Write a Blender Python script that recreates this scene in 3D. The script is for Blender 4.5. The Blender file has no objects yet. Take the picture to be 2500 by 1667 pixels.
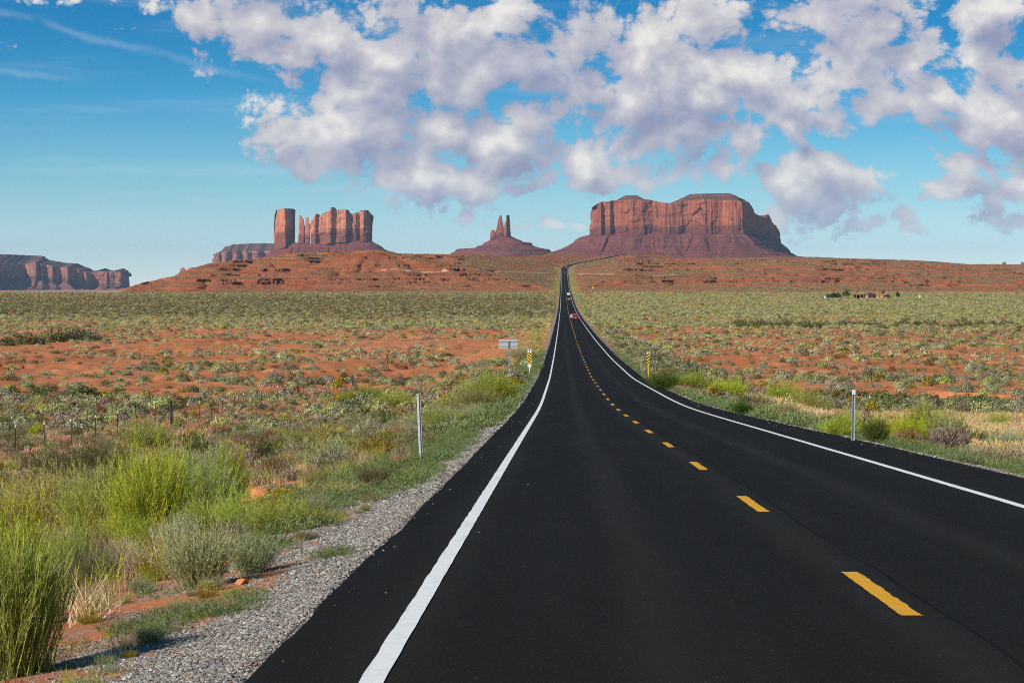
import bpy, bmesh, math, random
import numpy as np
from mathutils import Vector, Matrix

# ------------------------------------------------------------------ scene, camera, light
S = bpy.context.scene
DENOISE = False
C = S.collection
F = 5550.0            # focal length of the 2500 px wide photograph, in its pixels
Y0 = 660.0            # row of the true horizon in the photograph
EYE = 1250.0

cam_d = bpy.data.cameras.new('camera')
cam_d.sensor_width = 36.0
cam_d.lens = 36.0 * F / 2500.0
cam_d.clip_start = 0.1
cam_d.clip_end = 200000.0
cam = bpy.data.objects.new('camera', cam_d)
C.objects.link(cam)
cam.location = (0, 0, 0)
cam.rotation_euler = (math.radians(90) - math.atan((833.5 - Y0) / F), 0, 0)
S.camera = cam

SUN_EL = math.radians(31.0)
SUN_AZ = math.radians(48.0)      # shadows run this far to the right of straight ahead
to_sun = Vector((-math.sin(SUN_AZ) * math.cos(SUN_EL), -math.cos(SUN_AZ) * math.cos(SUN_EL), math.sin(SUN_EL)))
sun_d = bpy.data.lights.new('sun', 'SUN')
sun_d.energy = 5.0
sun_d.angle = math.radians(0.53)
sun_d.color = (1.0, 0.93, 0.82)
sun = bpy.data.objects.new('sun', sun_d)
C.objects.link(sun)
sun.rotation_euler = to_sun.to_track_quat('Z', 'Y').to_euler()

S.view_settings.view_transform = 'Standard'
S.view_settings.look = 'None'
S.view_settings.exposure = 0.35
S.view_settings.gamma = 1.0
S.view_settings.use_curve_mapping = False
S.cycles.use_denoising = DENOISE
S.cycles.filter_width = 1.0
S.cycles.max_bounces = 5
S.cycles.diffuse_bounces = 2
S.cycles.glossy_bounces = 2
S.cycles.transmission_bounces = 3
S.cycles.volume_bounces = 0
S.cycles.transparent_max_bounces = 6
S.cycles.use_adaptive_sampling = True
S.cycles.adaptive_threshold = 0.004


class NT:
    """small wrapper round a node tree"""
    def __init__(self, tree):
        self.t = tree
        self.n = tree.nodes
        self.l = tree.links

    def add(self, typ, **kw):
        nd = self.n.new(typ)
        for k, v in kw.items():
            setattr(nd, k, v)
        return nd

    def put(self, sock, v):
        if isinstance(v, bpy.types.NodeSocket):
            self.l.new(v, sock)
        elif v is not None:
            sock.default_value = v

    def math(self, op, a, b=None, c=None, clamp=False):
        nd = self.add('ShaderNodeMath', operation=op, use_clamp=clamp)
        self.put(nd.inputs[0], a)
        self.put(nd.inputs[1], b)
        self.put(nd.inputs[2], c)
        return nd.outputs[0]

    def vmath(self, op, a, b=None, c=None):
        nd = self.add('ShaderNodeVectorMath', operation=op)
        self.put(nd.inputs[0], a)
        if b is not None:
            self.put(nd.inputs[1], b)
        if c is not None:
            self.put(nd.inputs[2], c)
        return nd.outputs['Value'] if op in ('LENGTH', 'DOT_PRODUCT', 'DISTANCE') else nd.outputs[0]

    def smooth(self, v, lo, hi, a=0.0, b=1.0):
        nd = self.add('ShaderNodeMapRange', interpolation_type='SMOOTHSTEP')
        self.put(nd.inputs[0], v)
        for i, q in zip((1, 2, 3, 4), (lo, hi, a, b)):
            self.put(nd.inputs[i], q)
        return nd.outputs[0]

    def mix(self, f, a, b, mode='MIX'):
        nd = self.add('ShaderNodeMix', data_type='RGBA', blend_type=mode)
        self.put(nd.inputs[0], f)
        self.put(nd.inputs[6], a if isinstance(a, bpy.types.NodeSocket) else (*a, 1.0))
        self.put(nd.inputs[7], b if isinstance(b, bpy.types.NodeSocket) else (*b, 1.0))
        return nd.outputs[2]

    def noise(self, vec, scale, detail=4, rough=0.5, color=False, dim='3D', dist=0.0):
        nd = self.add('ShaderNodeTexNoise', noise_dimensions=dim)
        self.put(nd.inputs['Vector'], vec)
        nd.inputs['Scale'].default_value = scale
        nd.inputs['Detail'].default_value = detail
        nd.inputs['Roughness'].default_value = rough
        nd.inputs['Distortion'].default_value = dist
        return nd.outputs['Color' if color else 'Fac']

    def ramp(self, f, stops):
        nd = self.add('ShaderNodeValToRGB')
        el = nd.color_ramp.elements
        while len(el) > 1:
            el.remove(el[-1])
        el[0].position, el[0].color = stops[0][0], (*stops[0][1], 1)
        for p, c in stops[1:]:
            e = el.new(p)
            e.color = (*c, 1)
        self.put(nd.inputs[0], f)
        return nd.outputs[0]


# ------------------------------------------------------------------ sky
SKY_STRENGTH = 0.075


def build_world():
    w = bpy.data.worlds.new('World')
    S.world = w
    w.use_nodes = True
    w.node_tree.nodes.clear()
    t = NT(w.node_tree)
    out = t.add('ShaderNodeOutputWorld')
    bg = t.add('ShaderNodeBackground')
    bg.inputs[1].default_value = SKY_STRENGTH
    sky = t.add('ShaderNodeTexSky', sky_type='NISHITA')
    sky.sun_disc = False
    sky.sun_elevation = SUN_EL
    sky.sun_rotation = math.pi + SUN_AZ
    sky.altitude = 1600
    sky.air_density = 1.0
    sky.dust_density = 0.25
    sky.ozone_density = 2.5
    hsv = t.add('ShaderNodeHueSaturation')
    hsv.inputs['Hue'].default_value = 0.475
    hsv.inputs['Saturation'].default_value = 1.35
    hsv.inputs['Value'].default_value = 0.95
    tc = t.add('ShaderNodeTexCoord')
    sep = t.add('ShaderNodeSeparateXYZ')
    t.l.new(tc.outputs['Generated'], sep.inputs[0])
    # the deep blue of a dry desert sky comes down close to the horizon
    lift = t.vmath('MULTIPLY_ADD', tc.outputs['Generated'], (1, 1, 2.6), (0, 0, 0.13))
    t.l.new(t.vmath('NORMALIZE', lift), sky.inputs[0])
    t.l.new(sky.outputs[0], hsv.inputs['Color'])
    az = t.math('ARCTAN2', sep.outputs[0], sep.outputs[1])
    el = t.math('ARCSINE', sep.outputs[2])
    U = t.math('MULTIPLY', az, 5.55)
    V = t.math('MULTIPLY', el, 5.55)
    comb = t.add('ShaderNodeCombineXYZ')
    t.l.new(U, comb.inputs[0])
    t.l.new(V, comb.inputs[1])
    P = comb.outputs[0]

    # cloud field as a node group, used twice (here and one step towards the sun)
    g = bpy.data.node_groups.new('cloud_field', 'ShaderNodeTree')
    g.interface.new_socket('P', in_out='INPUT', socket_type='NodeSocketVector')
    g.interface.new_socket('Detail', in_out='INPUT', socket_type='NodeSocketFloat')
    g.interface.new_socket('D', in_out='OUTPUT', socket_type='NodeSocketFloat')
    q = NT(g)
    gi, go = q.add('NodeGroupInput'), q.add('NodeGroupOutput')
    p0 = gi.outputs[0]
    wn = q.noise(p0, 3.2, 3, 0.55, True, '2D')
    wv = q.vmath('SUBTRACT', wn, (0.5, 0.5, 0.5))
    pw = q.vmath('MULTIPLY_ADD', wv, (0.30, 0.16, 0.0), p0)
    # cloud masses: bearing and height above the horizon (thousandths of a pixel), half sizes, weight
    blobs = [
        (600, 50, 130, 60, 1), (800, 70, 260, 90, 1), (720, 115, 130, 60, .9), (1010, 130, 230, 110, 1), (1130, 215, 130, 90, .95),
        (890, 255, 110, 60, .8), (900, 335, 200, 75, 1), (1080, 330, 200, 85, 1), (690, 308, 110, 16, .75),
        (1250, 360, 230, 70, .95), (1330, 190, 170, 120, .95), (1520, 90, 260, 110, 1), (1560, 240, 220, 110, 1),
        (1440, 370, 260, 70, .95), (1700, 60, 240, 80, .95), (1760, 150, 190, 80, .9), (1680, 350, 200, 64, .88),
        (1900, 210, 190, 90, 1), (2000, 260, 110, 48, .95), (1930, 345, 65, 42, .75), (2090, 70, 200, 95, 1), (2220, 190, 120, 80, .95),
        (2330, 40, 220, 55, .95), (2440, 150, 130, 70, .9), (2460, 300, 150, 90, 1), (2350, 390, 110, 45, .9),
        (1080, 445, 140, 42, 1.05), (1230, 462, 110, 30, .75), (1980, 470, 95, 46, 1.1), (2290, 470, 95, 42, 1.05), (2430, 440, 110, 45, .9),
        (1780, 430, 240, 40, .6), (2150, 530, 260, 60, .6), (1190, 530, 50, 25, .7), (1370, 555, 70, 22, .65), (2400, 530, 160, 60, .62),
        (120, 30, 130, 50, .3), (40, 160, 100, 60, .2), (250, 20, 130, 40, .3), (450, 122, 36, 20, .6), (310, 100, 60, 30, .3),
    ]
    acc = None
    for (bx, by, rx, ry, wgt) in blobs:
        u0, v0 = (bx - EYE) / 1000, (Y0 - by) / 1000
        rx, ry = rx * 1.95 / 1000, ry * 1.95 / 1000
        nd = q.vmath('MULTIPLY_ADD', pw, (1 / rx, 1 / ry, 0), (-u0 / rx, -v0 / ry, 0))
        ln = q.vmath('LENGTH', nd)
        m = q.math('SUBTRACT', wgt, ln)
        acc = m if acc is None else q.math('SMOOTH_MAX', acc, m, 0.12)
    acc = q.math('MAXIMUM', acc, -1.2)
    # beyond the frame the broken cloud goes on
    s2 = q.add('ShaderNodeSeparateXYZ')
    q.l.new(p0, s2.inputs[0])
    outx = q.smooth(q.math('ABSOLUTE', s2.outputs[0]), 1.35, 1.8)
    outy = q.smooth(s2.outputs[1], 0.68, 0.85)
    outm = q.math('MAXIMUM', outx, outy)
    gen = q.noise(p0, 0.9, 2, 0.5, False, '2D')
    gen = q.math('MULTIPLY_ADD', gen, 4.2, -2.5)
    gen = q.math('MINIMUM', gen, 0.75)
    cov = q.add('ShaderNodeMix', data_type='FLOAT')
    q.put(cov.inputs[0], outm)
    q.put(cov.inputs[2], acc)
    q.put(cov.inputs[3], gen)
    n1 = q.noise(q.vmath('MULTIPLY', q.vmath('MULTIPLY_ADD', wv, (0.14, 0.10, 0.0), p0), (1.0, 1.25, 1.0)), 3.3, 9, 0.53, False, '2D')
    q.l.new(gi.outputs[1], n1.node.inputs['Detail'])
    vo = q.add('ShaderNodeTexVoronoi', voronoi_dimensions='2D', feature='SMOOTH_F1')
    q.put(vo.inputs['Vector'], q.vmath('MULTIPLY_ADD', wv, (0.10, 0.09, 0.0), q.vmath('MULTIPLY', p0, (1.0, 1.25, 1.0))))
    vo.inputs['Scale'].default_value = 8.5
    q.l.new(q.math('MULTIPLY', gi.outputs[1], 0.45), vo.inputs['Detail'])
    vo.inputs['Roughness'].default_value = 0.62
    vo.inputs['Smoothness'].default_value = 0.4
    d = q.math('MULTIPLY_ADD', n1, 1.5, -0.75)
    d = q.math('MULTIPLY_ADD', vo.outputs['Distance'], -0.90, q.math('ADD', d, 0.37))
    d = q.math('ADD', d, q.math('MULTIPLY_ADD', cov.outputs[0], 1.35, 0.13))
    q.l.new(d, go.inputs[0])

    def field(vec, det):
        nd = t.add('ShaderNodeGroup')
        nd.node_tree = g
        t.put(nd.inputs[0], vec)
        nd.inputs[1].default_value = det
        return nd.outputs[0]
    d0 = field(P, 9.0)
    d1 = field(P, 2.6)
    d2 = field(t.vmath('ADD', P, (-0.038, 0.062, 0.0)), 2.6)
    alpha = t.smooth(d0, -0.10, 0.36)
    slope = t.math('SUBTRACT', d1, d2)
    fine = t.math('SUBTRACT', d0, d1)
    big = t.noise(P, 3.6, 2, 0.5, False, '2D')
    lit = t.math('MULTIPLY_ADD', slope, 0.56, 0.50)
    lit = t.math('MULTIPLY_ADD', fine, 0.52, lit)
    lit = t.math('MULTIPLY_ADD', big, 0.7, t.math('ADD', lit, -0.35))
    lit = t.math('ADD', lit, t.smooth(d0, 0.7, 0.1, 0.0, 0.10), clamp=True)
    k = 1.0 / SKY_STRENGTH
    ccol = t.ramp(lit, [(0.0, (0.23 * k, 0.25 * k, 0.36 * k)), (0.28, (0.32 * k, 0.33 * k, 0.42 * k)), (0.5, (0.415 * k, 0.41 * k, 0.465 * k)),
                        (0.72, (0.52 * k, 0.51 * k, 0.525 * k)), (1.0, (0.68 * k, 0.66 * k, 0.62 * k))])
    # air in front of the lower clouds
    lowf = t.smooth(V, 0.0, 0.26, 0.45, 0.0)
    ccol = t.mix(lowf, ccol, (0.42 * k, 0.52 * k, 0.60 * k))
    alpha = t.math('MULTIPLY', alpha, t.smooth(V, -0.02, 0.17, 0.62, 1.0))
    # thin high streaks
    hz = t.noise(t.vmath('MULTIPLY', P, (0.7, 9.0, 1.0)), 1.6, 5, 0.55, False, '2D')
    hz = t.math('MULTIPLY', t.smooth(hz, 0.5, 0.8), 0.16)
    streak = None
    for (xa, ya, xb, yb, wd, am, fade) in ((0, 42, 800, 240, 9, .30, 0.95), (-200, 172, 285, 205, 10, .32, .9), (250, 470, 900, 505, 7, .14, 1.0)):
        ua, va = (xa - EYE) / 1000, (Y0 - ya) / 1000
        ub, vb = (xb - EYE) / 1000, (Y0 - yb) / 1000
        L = math.hypot(ub - ua, vb - va)
        ex, ey = (ub - ua) / L, (vb - va) / L
        wob = t.noise(P, 5.0, 4, 0.6, False, '2D')
        rel = t.vmath('SUBTRACT', P, (ua, va, 0))
        al = t.vmath('DOT_PRODUCT', rel, (ex, ey, 0))
        ac = t.vmath('DOT_PRODUCT', rel, (-ey, ex, 0))
        ac = t.math('ADD', ac, t.math('MULTIPLY_ADD', wob, 0.05, -0.025))
        m = t.smooth(t.math('ABSOLUTE', ac), 0.0, wd * 1.5 / 1000, am * 0.45, 0.0)
        m = t.math('MULTIPLY', m, t.smooth(al, L * (1 - 0.5 * fade), L, 1.0, 0.0))
        m = t.math('MULTIPLY', m, t.smooth(al, -0.1, 0.05))
        m = t.math('MULTIPLY', m, t.smooth(wob, 0.25, 0.6))
        streak = m if streak is None else t.math('MAXIMUM', streak, m)
    thin = t.math('MAXIMUM', hz, streak)
    tone = t.ramp(t.smooth(V, 0.0, 0.70), [(0.0, (5.5, 2.2, 1.40)), (0.3, (4.2, 2.15, 1.62)), (0.65, (1.7, 1.78, 1.75)), (1.0, (0.36, 1.36, 1.66))])
    tinted = t.vmath('MULTIPLY', hsv.outputs[0], tone)
    c0 = t.mix(thin, tinted, (0.62 * k, 0.66 * k, 0.72 * k))
    col = t.mix(t.math('MULTIPLY', alpha, 0.97), c0, ccol)
    # nothing below the horizon but the ground itself
    t.l.new(col, bg.inputs[0])
    t.l.new(bg.outputs[0], out.inputs[0])
    w.cycles.sampling_method = 'MANUAL'
    w.cycles.sample_map_resolution = 512


build_world()

# ------------------------------------------------------------------ numeric helpers
RNG = np.random.default_rng(7)


def hash2(ix, iy, seed):
    h = (ix.astype(np.int64) * 374761393 + iy.astype(np.int64) * 668265263 + seed * 974634777) & 0x7fffffff
    h = ((h ^ (h >> 13)) * 1274126177) & 0x7fffffff
    h = (h ^ (h >> 16)) & 0xffffff
    return h.astype(np.float64) / float(0xffffff)


def vn(x, y, seed=0):
    x, y = np.broadcast_arrays(np.asarray(x, float), np.asarray(y, float))
    ix, iy = np.floor(x), np.floor(y)
    fx, fy = x - ix, y - iy
    fx = fx * fx * fx * (fx * (fx * 6 - 15) + 10)
    fy = fy * fy * fy * (fy * (fy * 6 - 15) + 10)
    a, b = hash2(ix, iy, seed), hash2(ix + 1, iy, seed)
    c, d = hash2(ix, iy + 1, seed), hash2(ix + 1, iy + 1, seed)
    return (a + (b - a) * fx) * (1 - fy) + (c + (d - c) * fx) * fy


def fbm(x, y, oct=4, seed=0, gain=0.5):
    s, a, n = 0.0, 1.0, 0.0
    for o in range(oct):
        s = s + a * (vn(x * 2 ** o + 17.3 * o, y * 2 ** o - 9.1 * o, seed + o) - 0.5)
        n += a
        a *= gain
    return s / n * 2.0          # about -1..1


def sst(a, b, v):
    t = np.clip((v - a) / (b - a), 0, 1)
    return t * t * (3 - 2 * t)


def mesh_from(name, V, faces4=None, faces3=None, smooth=False):
    """a mesh from numpy arrays of quads and triangles"""
    me = bpy.data.meshes.new(name)
    V = np.asarray(V, dtype=np.float32).reshape(-1, 3)
    nq = 0 if faces4 is None else len(faces4)
    nt = 0 if faces3 is None else len(faces3)
    me.vertices.add(len(V))
    me.vertices.foreach_set('co', V.ravel())
    idx, start = [], []
    if nq:
        idx.append(np.asarray(faces4, dtype=np.int32).ravel())
        start.append(np.arange(nq, dtype=np.int32) * 4)
    if nt:
        idx.append(np.asarray(faces3, dtype=np.int32).ravel())
        start.append(nq * 4 + np.arange(nt, dtype=np.int32) * 3)
    idx, start = np.concatenate(idx), np.concatenate(start)
    me.loops.add(len(idx))
    me.loops.foreach_set('vertex_index', idx)
    me.polygons.add(nq + nt)
    me.polygons.foreach_set('loop_start', start)
    me.polygons.foreach_set('use_smooth', np.full(nq + nt, bool(smooth)))
    me.update(calc_edges=True)
    me.validate()
    return me


def grid_faces(R, K, wrap=False):
    r, c = np.meshgrid(np.arange(R - 1), np.arange(K if wrap else K - 1), indexing='ij')
    c2 = (c + 1) % K
    return np.stack([r * K + c, r * K + c2, (r + 1) * K + c2, (r + 1) * K + c], -1).reshape(-1, 4)


def fattr(me, name, vals):
    a = me.attributes.new(name, 'FLOAT', 'POINT')
    a.data.foreach_set('value', np.asarray(vals, dtype=np.float32).ravel())


def obj(name, me, mat=None, parent=None, loc=None):
    o = bpy.data.objects.new(name, me)
    C.objects.link(o)
    if mat is not None:
        if len(me.materials) == 0:
            me.materials.append(mat)
    if parent is not None:
        o.parent = parent
    if loc is not None:
        o.location = loc
    return o


def empty(name, loc=(0, 0, 0), rz=0.0):
    o = bpy.data.objects.new(name, None)
    C.objects.link(o)
    o.location = loc
    o.rotation_euler = (0, 0, rz)
    return o


def tag(o, label=None, cat=None, group=None, kind=None):
    if label:
        o['label'] = label
    if cat:
        o['category'] = cat
    if group:
        o['group'] = group
    if kind:
        o['kind'] = kind
    return o


class MB:
    """collects boxes, tubes and faces into one mesh"""
    def __init__(self):
        self.bm = bmesh.new()

    def box(self, c, s, rot=None, bevel=0.0):
        m = Matrix.Translation(c)
        if rot is not None:
            m = m @ rot
        m = m @ Matrix.Diagonal((s[0], s[1], s[2], 1))
        r = bmesh.ops.create_cube(self.bm, size=1.0, matrix=m)
        if bevel:
            ed = list({e for v in r['verts'] for e in v.link_edges})
            bmesh.ops.bevel(self.bm, geom=ed, offset=bevel, segments=1, affect='EDGES')
        return self

    def tube(self, a, b, r, n=8, r2=None):
        a, b = Vector(a), Vector(b)
        d = b - a
        m = Matrix.Translation((a + b) / 2) @ d.to_track_quat('Z', 'Y').to_matrix().to_4x4()
        bmesh.ops.create_cone(self.bm, cap_ends=True, segments=n, radius1=r, radius2=r if r2 is None else r2, depth=d.length, matrix=m)
        return self

    def poly(self, pts):
        self.bm.faces.new([self.bm.verts.new(p) for p in pts])
        return self

    def prism(self, pts, axis, a, b):
        """outline pts (two coordinates) swept along axis 0/1/2 from a to b"""
        def p3(u, v, w):
            return {0: (w, u, v), 1: (u, w, v), 2: (u, v, w)}[axis]
        A = [self.bm.verts.new(p3(u, v, a)) for u, v in pts]
        B = [self.bm.verts.new(p3(u, v, b)) for u, v in pts]
        n = len(pts)
        self.bm.faces.new(A)
        self.bm.faces.new(B[::-1])
        for i in range(n):
            self.bm.faces.new([A[i], B[i], B[(i + 1) % n], A[(i + 1) % n]])
        return self

    def mesh(self, name):
        bmesh.ops.recalc_face_normals(self.bm, faces=self.bm.faces)
        me = bpy.data.meshes.new(name)
        self.bm.to_mesh(me)
        self.bm.free()
        return me

    def build(self, name, mat, parent=None, loc=None):
        return obj(name, self.mesh(name), mat, parent, loc)


# ------------------------------------------------------------------ materials
def new_mat(name):
    m = bpy.data.materials.new(name)
    m.use_nodes = True
    m.node_tree.nodes.clear()
    t = NT(m.node_tree)
    o = t.add('ShaderNodeOutputMaterial')
    b = t.add('ShaderNodeBsdfPrincipled')
    t.l.new(b.outputs[0], o.inputs[0])
    return m, t, b, o


def simple(name, col, rough=0.6, metal=0.0, spec=0.3, var=0.12, scale=8.0, bump=0.0):
    m, t, b, o = new_mat(name)
    geo = t.add('ShaderNodeTexCoord')
    n = t.noise(geo.outputs['Object'], scale, 5, 0.6)
    t.l.new(t.mix(n, tuple(c * (1 - var) for c in col), tuple(min(1, c * (1 + var)) for c in col)), b.inputs['Base Color'])
    b.inputs['Roughness'].default_value = rough
    b.inputs['Metallic'].default_value = metal
    b.inputs['Specular IOR Level'].default_value = spec
    if bump:
        bp = t.add('ShaderNodeBump')
        bp.inputs['Strength'].default_value = bump
        bp.inputs['Distance'].default_value = 0.02
        t.l.new(n, bp.inputs['Height'])
        t.l.new(bp.outputs[0], b.inputs['Normal'])
    return m


def leafy(name, col, trans=0.22, hue=0.03, vlo=0.62, vhi=1.35):
    """foliage: colour varies from blade to blade (tint) and from plant to plant"""
    m = bpy.data.materials.new(name)
    m.use_nodes = True
    m.node_tree.nodes.clear()
    t = NT(m.node_tree)
    o = t.add('ShaderNodeOutputMaterial')
    at = t.add('ShaderNodeAttribute', attribute_name='tint')
    oi = t.add('ShaderNodeObjectInfo')
    h = t.add('ShaderNodeHueSaturation')
    h.inputs['Color'].default_value = (*col, 1)
    t.put(h.inputs['Hue'], t.math('MULTIPLY_ADD', oi.outputs['Random'], 2 * hue, 0.5 - hue))
    r2 = t.math('FRACT', t.math('MULTIPLY', oi.outputs['Random'], 17.31))
    t.put(h.inputs['Saturation'], t.math('MULTIPLY_ADD', r2, 0.35, 0.8))
    v = t.math('MULTIPLY_ADD', at.outputs['Fac'], vhi - vlo, vlo)
    r3 = t.math('FRACT', t.math('MULTIPLY', oi.outputs['Random'], 53.7))
    v = t.math('MULTIPLY', v, t.math('MULTIPLY_ADD', r3, 0.45, 0.78))
    t.put(h.inputs['Value'], v)
    d = t.add('ShaderNodeBsdfDiffuse')
    tr = t.add('ShaderNodeBsdfTranslucent')
    t.l.new(h.outputs[0], d.inputs[0])
    t.l.new(h.outputs[0], tr.inputs[0])
    mx = t.add('ShaderNodeMixShader')
    mx.inputs[0].default_value = trans
    t.l.new(d.outputs[0], mx.inputs[1])
    t.l.new(tr.outputs[0], mx.inputs[2])
    t.l.new(mx.outputs[0], o.inputs[0])
    return m


def soil_material():
    m, t, b, o = new_mat('red_desert_soil')
    g = t.add('ShaderNodeNewGeometry')
    P = g.outputs['Position']
    hill = t.add('ShaderNodeAttribute', attribute_name='hill').outputs['Fac']
    grav = t.add('ShaderNodeAttribute', attribute_name='gravel').outputs['Fac']
    n_big = t.noise(P, 0.03, 4, 0.6)
    n_mid = t.noise(P, 0.35, 5, 0.6)
    n_fine = t.noise(P, 9.0, 5, 0.65)
    c = t.ramp(n_big, [(0.3, (0.40, 0.125, 0.045)), (0.5, (0.50, 0.185, 0.072)), (0.7, (0.56, 0.25, 0.115))])
    c = t.mix(t.smooth(n_mid, 0.35, 0.7), c, (0.31, 0.112, 0.052))
    n_lit = t.noise(P, 1.3, 5, 0.7)
    c = t.mix(t.math('MULTIPLY', t.smooth(n_lit, 0.52, 0.7), 0.55), c, (0.38, 0.235, 0.13))
    c = t.mix(t.math('MULTIPLY', t.smooth(t.noise(t.vmath('MULTIPLY', P, (0.12, 0.5, 1.0)), 1.0, 5, 0.7), 0.56, 0.66), 0.5), c, (0.24, 0.085, 0.045))
    c = t.mix(t.math('MULTIPLY', t.smooth(n_fine, 0.5, 0.8), 0.5), c, (0.30, 0.15, 0.085))
    # bedded rock of the hills
    pz = t.vmath('MULTIPLY', P, (0.004, 0.004, 0.42))
    wob = t.noise(P, 0.012, 3, 0.5)
    pz = t.vmath('ADD', pz, t.vmath('MULTIPLY', wob, (0, 0, 2.0)))
    bed = t.noise(pz, 1.0, 4, 0.7)
    hc = t.ramp(bed, [(0.28, (0.13, 0.046, 0.030)), (0.42, (0.26, 0.078, 0.038)), (0.55, (0.34, 0.105, 0.045)), (0.66, (0.27, 0.10, 0.055)), (0.76, (0.38, 0.21, 0.135))])
    hn = t.noise(P, 0.06, 6, 0.68)
    hc = t.mix(t.smooth(hn, 0.45, 0.72), hc, (0.37, 0.12, 0.048))
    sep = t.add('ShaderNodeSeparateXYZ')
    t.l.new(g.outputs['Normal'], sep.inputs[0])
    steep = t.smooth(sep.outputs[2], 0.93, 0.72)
    hc = t.mix(t.math('MULTIPLY', steep, 0.62), hc, (0.13, 0.044, 0.03))  # steep faces dark: ledge rock, plus overhang shade put into the colour
    # low scrub too small and far to pick apart on the hill tops
    sp = t.noise(P, 0.42, 3, 0.7)
    sp2 = t.noise(P, 0.02, 3, 0.5)
    scr = t.math('MULTIPLY', t.smooth(sp, 0.47, 0.6), t.smooth(sp2, 0.28, 0.5))
    scr = t.math('MULTIPLY', scr, t.smooth(sep.outputs[2], 0.8, 0.96))
    hc = t.mix(t.math('MULTIPLY', scr, 0.85), hc, (0.15, 0.112, 0.064))
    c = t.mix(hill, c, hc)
    # far plain
    far = t.add('ShaderNodeAttribute', attribute_name='far').outputs['Fac']
    fn = t.noise(t.vmath('MULTIPLY', P, (0.0012, 0.0006, 0.0)), 1.0, 6, 0.65)
    c = t.mix(far, c, t.ramp(fn, [(0.35, (0.17, 0.14, 0.09)), (0.5, (0.36, 0.17, 0.09)), (0.62, (0.45, 0.24, 0.13)), (0.7, (0.22, 0.17, 0.11))]))
    # shoulder gravel
    vo = t.add('ShaderNodeTexVoronoi')
    vo.inputs['Scale'].default_value = 26.0
    t.l.new(P, vo.inputs['Vector'])
    gs = t.add('ShaderNodeSeparateColor')
    t.l.new(vo.outputs['Color'], gs.inputs[0])
    gc = t.ramp(gs.outputs[0], [(0.0, (0.12, 0.11, 0.10)), (0.35, (0.25, 0.225, 0.20)), (0.7, (0.36, 0.33, 0.29)), (1.0, (0.52, 0.49, 0.45))])
    gc = t.mix(t.smooth(vo.outputs['Distance'], 0.45, 0.75), gc, (0.09, 0.07, 0.055))
    c = t.mix(grav, c, gc)
    t.l.new(c, b.inputs['Base Color'])
    b.inputs['Roughness'].default_value = 1.0
    b.inputs['Specular IOR Level'].default_value = 0.05
    bp = t.add('ShaderNodeBump')
    bp.inputs['Strength'].default_value = 0.7
    bp.inputs['Distance'].default_value = 0.05
    hgt = t.math('ADD', n_fine, t.math('MULTIPLY', t.math('MULTIPLY', vo.outputs['Distance'], grav), -0.8))
    t.l.new(hgt, bp.inputs['Height'])
    bp2 = t.add('ShaderNodeBump')
    bp2.inputs['Strength'].default_value = 0.6
    bp2.inputs['Distance'].default_value = 2.0
    t.l.new(t.math('MULTIPLY', hn, hill), bp2.inputs['Height'])
    t.l.new(bp.outputs[0], bp2.inputs['Normal'])
    t.l.new(bp2.outputs[0], b.inputs['Normal'])
    return m


def rock_material(name, wall, wall2, dark, talus, talus2, cap, band=1.25):
    """red sandstone: lvl 0-1 talus, 1-2 cliff, 2-3 cap"""
    m, t, b, o = new_mat(name)
    g = t.add('ShaderNodeNewGeometry')
    P = g.outputs['Position']
    lvl = t.add('ShaderNodeAttribute', attribute_name='lvl').outputs['Fac']
    n1 = t.noise(P, 0.012, 5, 0.6)
    wv = t.noise(t.vmath('MULTIPLY', P, (0.07, 0.07, 0.006)), 1.0, 5, 0.65)      # varnish streaks down the cliff
    bed = t.noise(t.vmath('MULTIPLY', P, (0.002, 0.002, 0.13)), 1.0, 5, 0.75)    # beds
    w = t.mix(t.smooth(wv, 0.35, 0.68), wall, wall2)
    w = t.mix(t.math('MULTIPLY', t.smooth(n1, 0.5, 0.75), 0.5), w, tuple(min(1, c * 1.3) for c in wall))
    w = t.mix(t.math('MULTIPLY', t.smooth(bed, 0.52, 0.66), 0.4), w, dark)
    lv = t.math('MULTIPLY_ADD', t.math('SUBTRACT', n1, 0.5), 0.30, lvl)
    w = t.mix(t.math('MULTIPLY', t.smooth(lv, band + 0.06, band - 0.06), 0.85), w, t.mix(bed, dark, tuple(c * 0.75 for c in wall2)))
    ta = t.mix(t.smooth(bed, 0.42, 0.6), talus, talus2)
    ta = t.mix(t.math('MULTIPLY', t.smooth(t.noise(P, 0.05, 6, 0.7), 0.5, 0.72), 0.7), ta, tuple(min(1, c * 1.45) for c in talus))
    ta = t.mix(t.math('MULTIPLY', t.smooth(t.noise(P, 0.035, 4, 0.7), 0.58, 0.68), 0.5), ta, dark)
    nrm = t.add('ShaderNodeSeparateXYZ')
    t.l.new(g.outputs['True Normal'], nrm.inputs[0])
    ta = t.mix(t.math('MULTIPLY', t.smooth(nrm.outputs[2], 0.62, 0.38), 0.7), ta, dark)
    cp = t.mix(t.smooth(bed, 0.4, 0.62), cap, tuple(c * 0.6 for c in cap))
    c = t.mix(t.smooth(lvl, 0.97, 1.03), ta, w)
    c = t.mix(t.smooth(lvl, 1.93, 2.05), c, cp)
    t.l.new(c, b.inputs['Base Color'])
    b.inputs['Roughness'].default_value = 1.0
    b.inputs['Specular IOR Level'].default_value = 0.03
    bp = t.add('ShaderNodeBump')
    bp.inputs['Strength'].default_value = 0.8
    bp.inputs['Distance'].default_value = 4.0
    t.l.new(t.math('ADD', t.noise(P, 0.09, 6, 0.7), t.math('MULTIPLY', bed, 0.8)), bp.inputs['Height'])
    t.l.new(bp.outputs[0], b.inputs['Normal'])
    return m


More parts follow.
